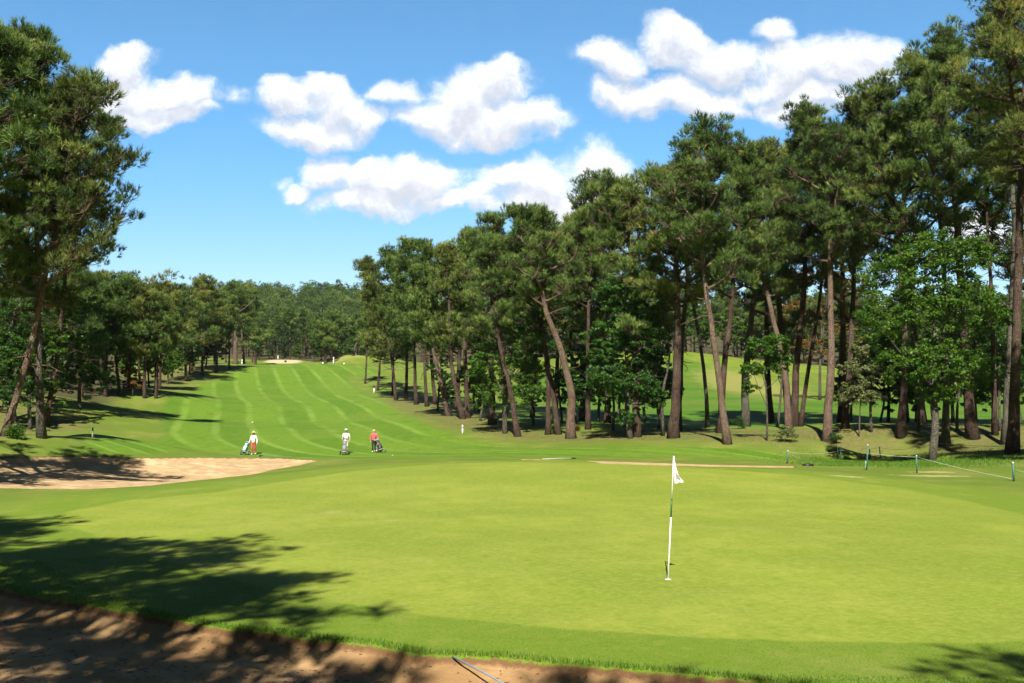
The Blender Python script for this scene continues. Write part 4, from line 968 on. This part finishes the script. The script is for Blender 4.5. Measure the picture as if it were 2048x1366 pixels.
def bag_cart(loc, rz, label, cloth, trim, cloth2, tilt=25, wheelc=BLACKP, handle_to=None):
    """wheels on local x axis, bag leans back towards local +Y, handle at +Y"""
    o = empty('golf_trolley', loc, rz); tag(o, label, 'golf trolley', 'golf trolleys of the three golfers')
    t = R(tilt); ax = np.array([0, math.sin(t), math.cos(t)]); ux_ = np.array([1, 0, 0]); uy = np.cross(ax, ux_)
    b0 = np.array([0, -.05, .16])
    f = MB(); f.tube([b0+uy*.17, b0+ax*.75+uy*.17, b0+ax*1.02+uy*.16], .016, 8); f.tube([(-.3, .12, .15), (0, .05, .3), (.3, .12, .15)], .014, 8); f.tube([b0+uy*.17, (0, -.38, .12)], .014, 8)
    f.tube([(-.3, .12, .15), (.3, .12, .15)], .01, 8); f.build('frame', STEEL, o, True)
    h = MB(); top = b0+ax*1.02+uy*.16; end = top+np.array([0, .2, .02]); h.tube([top, end], .014, 8); h.tube([end+np.array([-.11, 0, 0]), end+np.array([.11, 0, 0])], .018, 8); h.build('handle', BLACKP, o, True)
    for sx_ in (-1, 1):
        w_ = MB(); c = np.array([sx_*.32, .12, .15]); a = np.linspace(0, 2*math.pi, 21)
        w_.tube([c+np.array([0, math.cos(q)*.125, math.sin(q)*.125]) for q in a], .026, 8, cap=False); wo = w_.build('wheel', RUB, o, True)
        r_ = MB(); r_.tube([c+np.array([-.02, 0, 0]), c+np.array([.02, 0, 0])], .03, 8)
        for q in range(6): r_.tube([c, c+np.array([0, math.cos(q*1.047)*.11, math.sin(q*1.047)*.11])], .01, 5)
        r_.build('rim', WHITE_D, wo, True)
    w_ = MB(); c = np.array([0, -.42, .1]); w_.tube([c+np.array([0, math.cos(q)*.08, math.sin(q)*.08]) for q in np.linspace(0, 6.283, 17)], .02, 8, cap=False); w_.tube([c-np.array([.03, 0, 0]), c+np.array([.03, 0, 0])], .012, 6); w_.build('wheel', RUB, o, True)
    bg_ = MB(); prof = [(.02, .135), (.1, .15), (.4, .15), (.42, .13), (.7, .135), (.84, .16), (.88, .15)]
    P_ = np.array([b0+ax*z for z, r in prof]); bg_.tube(P_, [r for z, r in prof], 14)
    bo_ = bg_.build('bag', cloth, o, True)
    pk = MB(); c = b0+ax*.32-uy*.13
    Rm = np.stack([ux_, uy, ax], 1); pk.box(c, (.22, .09, .38), 0, Rm); pk.box(b0+ax*.66-uy*.12, (.16, .06, .16), 0, Rm); pk.build('pocket', cloth2, bo_)
    tr_ = MB(); a = np.linspace(0, 2*math.pi, 17); 
    for z, r in ((.05, .152), (.5, .142), (.85, .166)):
        tr_.tube([b0+ax*z+ux_*math.cos(q)*r+uy*math.sin(q)*r for q in a], .014, 6, cap=False)
    tr_.build('trim', trim, bo_, True)
    rng = np.random.default_rng(int(abs(loc[0])*100))
    for i in range(7):
        p = b0+ax*.8+ux_*rng.uniform(-.1, .1)+uy*rng.uniform(-.09, .09); l = rng.uniform(.22, .34); e = p+ax*l+ux_*rng.uniform(-.04, .04)
        c_ = MB().tube([p, e], .007, 5); 
        if i < 3: c_.ball(e, (.05, .06, .045), 10, 6)
        else: c_.box(e+np.array([.02, 0, 0]), (.07, .02, .045), rng.uniform(0, 3))
        c_.build('club', DK if i < 3 else STEEL, o, True)
    return o
walk = {'l': ((-.09, -.1, .5), (-.09, .02, .09), (-.1, -.12, .04)), 'r': ((.1, .02, .5), (.1, .2, .13), (.11, .1, .05))}
stand = {'l': ((-.1, -.04, .5), (-.1, .02, .08), (-.12, -.13, .035)), 'r': ((.1, -.02, .5), (.11, .04, .08), (.13, -.1, .035))}
golfer(506.5, 909.5, R(-12), 'person in straw hat, cream sweater and coral trousers walking beside a pale blue bag', walk,
       {'l': ((-.3, .04, 1.1), (-.36, -.02, .86)), 'r': ((.27, .03, 1.1), (.3, -.06, .84))}, CREAM, REDT, 'straw', HAIRD, 1.68)
golfer(692, 907.5, R(-8), 'person in a white cap, white polo shirt and shorts pushing a grey golf bag', stand,
       {'l': ((-.28, -.02, 1.12), (-.2, -.26, 1.0)), 'r': ((.29, .0, 1.1), (.27, -.2, .9))}, POLO, BEIGE, 'cap', HAIRD, 1.8, sleeve='short', shorts=True, lean=.05)
golfer(747.5, 904.5, R(14), 'fair-haired person in coral jacket and black trousers beside a leaning black golf bag', walk,
       {'l': ((-.27, .03, 1.1), (-.25, -.03, .87)), 'r': ((.27, -.04, 1.12), (.34, -.18, .95))}, PINK, DK, 'none', HAIRB, 1.68, lean=.12)
bag_cart(gp(489, 910), R(-20), 'golf trolley with a pale blue and black bag beside the golfer in coral trousers', TEALD, LBLUE, LBLUE, 32)
q_ = gp(691, 909); bag_cart(q_-np.array([0, .55, 0])+np.array([0, 0, gz(q_[0], q_[1]-.55)-q_[2]]), R(-4), 'upright golf trolley with a grey bag in front of the golfer in the white cap', GREYB, WHITE_D, GREYB, 16)
bag_cart(gp(761, 905), R(62), 'golf trolley with a black bag edged in white, leaning beside the golfer in coral jacket', BLACKP, WHITE, plain('charcoal_cloth', (.05,.05,.06), .8), 30)

EXPO = .98; HAZE = .00005; HZ0 = -12; SKY_S = .06; CLOUD_L = 9.8; SKY_LO = (1.5, 1.28, 1.08); SKY_HI = (.85, 1.42, 1.62)
# ================================================================== LIGHT
SUN_AZ = 4.0; SUN_EL = 46.0      # light travels towards +Y and a little to the right
sun = bpy.data.lights.new('sun', 'SUN'); sun.energy = 5.0; sun.angle = R(.5); sun.color = (1, .955, .88)
so = bpy.data.objects.new('sun', sun); COL.objects.link(so)
a, e = R(SUN_AZ), R(SUN_EL); dvec = Vector((math.sin(a)*math.cos(e), math.cos(a)*math.cos(e), -math.sin(e)))
so.rotation_euler = dvec.to_track_quat('-Z', 'Y').to_euler(); so.location = (0, 0, 60)
w = bpy.data.worlds.new('World'); sc.world = w; w.use_nodes = True; nt = w.node_tree; k = N(nt)
bg = nt.nodes['Background']; sky = k.n('ShaderNodeTexSky', sky_type='NISHITA'); sky.sun_disc = False
sky.sun_elevation = R(SUN_EL); sky.sun_rotation = R(180+SUN_AZ); sky.air_density = 1.0; sky.dust_density = .3; sky.ozone_density = 2.0; sky.altitude = 50
tc = k.n('ShaderNodeTexCoord').outputs['Generated']; sx = k.n('ShaderNodeSeparateXYZ'); k.link(tc, sx.inputs[0])
ymax = k.m('MAXIMUM', k.m('ABSOLUTE', sx.outputs[1]), .12)
U = k.m('DIVIDE', sx.outputs[0], ymax); Vv = k.m('DIVIDE', sx.outputs[2], ymax)
def uv(px, row):
    r = ray(px, row); return r[0], r[2]
ELL = [(265,165,60,50,1),(400,215,40,18,.8),(740,225,45,26,.8),(1480,165,45,30,.8),(950,395,50,30,.8),(215,180,75,48,1),(250,120,55,42,1),(330,185,100,42,1),(290,225,130,26,1),(235,95,30,22,1),
 (570,195,65,38,1),(680,200,75,44,1),(630,250,110,34,1),(640,175,60,24,1),
 (800,178,44,30,.8),(930,195,80,52,1),(1000,175,62,42,1),(980,240,140,38,1),(880,225,85,32,1),(1085,245,45,20,.9),
 (650,330,50,42,1),(750,350,85,46,1),(850,355,90,46,1),(740,395,110,30,1),(900,400,50,26,.9),
 (1010,350,55,42,1),(1090,355,75,52,1),(1195,330,72,58,1),(1120,405,125,40,1),(970,425,45,22,.8),(1230,370,70,50,1),
 (1230,110,80,42,1),(1350,80,60,52,1),(1430,110,75,48,1),(1260,185,85,38,1),(1370,190,95,40,1),(1450,215,45,16,.7),
 (1560,60,45,26,.9),(1590,140,95,62,1),(1700,130,105,62,1),(1620,205,110,36,1),(1760,110,55,40,.9),
 (1965,445,70,40,1),(590,372,34,16,.65),(470,190,26,22,.55),(560,355,20,14,.6),(1700,330,60,30,.8)]
def field(u, v, dv=0., cheap=False):
    """cloud density at a sky direction"""
    cx = k.n('ShaderNodeCombineXYZ'); k.link(u, cx.inputs[0])
    vv = k.m('ADD', v, dv) if dv else v; k.link(vv, cx.inputs[1]); q = cx.outputs[0]
    nb = k.n('ShaderNodeTexNoise'); nb.inputs['Scale'].default_value = 11; nb.inputs['Detail'].default_value = 7 if not cheap else 4; nb.inputs['Roughness'].default_value = .56; k.link(q, nb.inputs['Vector'])
    sub = k.n('ShaderNodeVectorMath', operation='SUBTRACT'); k.link(nb.outputs['Color'], sub.inputs[0]); sub.inputs[1].default_value = (.5,.5,.5)
    scl = k.n('ShaderNodeVectorMath', operation='SCALE'); k.link(sub.outputs[0], scl.inputs[0]); scl.inputs['Scale'].default_value = .085
    wq = k.n('ShaderNodeVectorMath', operation='ADD'); k.link(q, wq.inputs[0]); k.link(scl.outputs[0], wq.inputs[1])
    tot = None
    for px, row, rx, ry, s in ELL:
        cu, cv = uv(px, row); su = rx/F*1.42; sv = ry/F*1.4
        d1 = k.n('ShaderNodeVectorMath', operation='SUBTRACT'); k.link(wq.outputs[0], d1.inputs[0]); d1.inputs[1].default_value = (cu, cv, 0)
        d2 = k.n('ShaderNodeVectorMath', operation='MULTIPLY'); k.link(d1.outputs[0], d2.inputs[0]); d2.inputs[1].default_value = (1/su, 1/sv, 0)
        d3 = k.n('ShaderNodeVectorMath', operation='DOT_PRODUCT'); k.link(d2.outputs[0], d3.inputs[0]); k.link(d2.outputs[0], d3.inputs[1])
        t = k.m('MULTIPLY', k.m('MAXIMUM', k.m('SUBTRACT', 1, d3.outputs['Value']), 0), s)
        tot = t if tot is None else k.m('SMOOTH_MAX', tot, t, .2)
    fb = k.noise(wq.outputs[0], 30, 8, .66); fb2 = k.noise(wq.outputs[0], 13, 4, .6)
    tot = k.m('SUBTRACT', tot, .08); amp = k.m('MULTIPLY', k.ss(tot, .02, .35), 1.7)
    return k.m('ADD', tot, k.m('MULTIPLY', k.m('SUBTRACT', k.m('ADD', k.m('MULTIPLY', fb, .6), k.m('MULTIPLY', fb2, .4)), .5), amp)), fb
f1, fb1 = field(U, Vv); f2, _ = field(U, Vv, .016, True)
front = k.ss(sx.outputs[1], .02, .12)
alpha = k.m('MULTIPLY', k.ss(f1, .02, .85), front)
shade = k.m('MULTIPLY', k.ss(f2, .1, .95), 1)     # thick cloud above -> shaded base
detail = k.ss(k.m('SUBTRACT', f1, f2), -.3, .35)
lum = k.m('ADD', k.m('SUBTRACT', .84, k.m('MULTIPLY', shade, .13)), k.m('MULTIPLY', detail, .24))
CL = k.n('ShaderNodeVectorMath', operation='SCALE'); 
cc = k.mix(shade, (1.0, 1.0, 1.0), (.92, .96, 1.06)); k.link(cc, CL.inputs[0]); k.link(k.m('MULTIPLY', lum, CLOUD_L), CL.inputs['Scale'])
hz = k.ss(Vv, -.02, .30)
tint = k.mix(hz, SKY_LO, SKY_HI)
mul = k.n('ShaderNodeVectorMath', operation='MULTIPLY'); k.link(sky.outputs[0], mul.inputs[0]); k.link(tint, mul.inputs[1])
col = k.mix(alpha, mul.outputs[0], CL.outputs[0])
dome = k.m('MULTIPLY', k.m('ADD', .13, k.m('MULTIPLY', k.ss(sx.outputs[1], 0, .5), .87)), k.m('SUBTRACT', 1, k.m('MULTIPLY', k.ss(sx.outputs[2], .42, .8), .8)))  # unseen sky behind the camera and overhead darkened to lower the fill light
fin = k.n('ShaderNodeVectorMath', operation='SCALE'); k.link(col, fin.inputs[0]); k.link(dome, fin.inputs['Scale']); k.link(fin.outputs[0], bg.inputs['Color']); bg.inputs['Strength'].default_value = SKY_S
w.cycles.sampling_method = 'MANUAL'; w.cycles.sample_map_resolution = 512
sc.view_settings.view_transform = 'Standard'; sc.view_settings.look = 'None'; sc.view_settings.exposure = EXPO; sc.view_settings.gamma = 1
sc.cycles.max_bounces = 5; sc.cycles.diffuse_bounces = 2; sc.cycles.transmission_bounces = 3; sc.cycles.transparent_max_bounces = 6
sc.cycles.use_denoising = True
sc.cycles.sample_clamp_indirect = 5
sc.render.resolution_x = 1024; sc.render.resolution_y = 683

# ================================================================== AIR
hm = MB(); hm.box((0, 0, 0), (1, 1, 1)); 
def air(x0, x1, y0, y1, z0, z1, dens):
    m = bpy.data.materials.new('air'); m.use_nodes = True; t = m.node_tree; t.nodes.remove(t.nodes['Principled BSDF'])
    v = t.nodes.new('ShaderNodeVolumePrincipled'); v.inputs['Color'].default_value = (.8, .88, 1, 1); v.inputs['Density'].default_value = dens; v.inputs['Anisotropy'].default_value = 0
    t.links.new(v.outputs[0], t.nodes['Material Output'].inputs['Volume'])
    b = MB(); b.box(((x0+x1)/2, (y0+y1)/2, (z0+z1)/2), (x1-x0, y1-y0, z1-z0)); o = b.build('haze', m); o['kind'] = 'stuff'; tag(o, 'thin pale air softening the far wooded hill', 'haze')
if HAZE: air(-1105, 1105, -1105, 1105, HZ0, 110, HAZE)
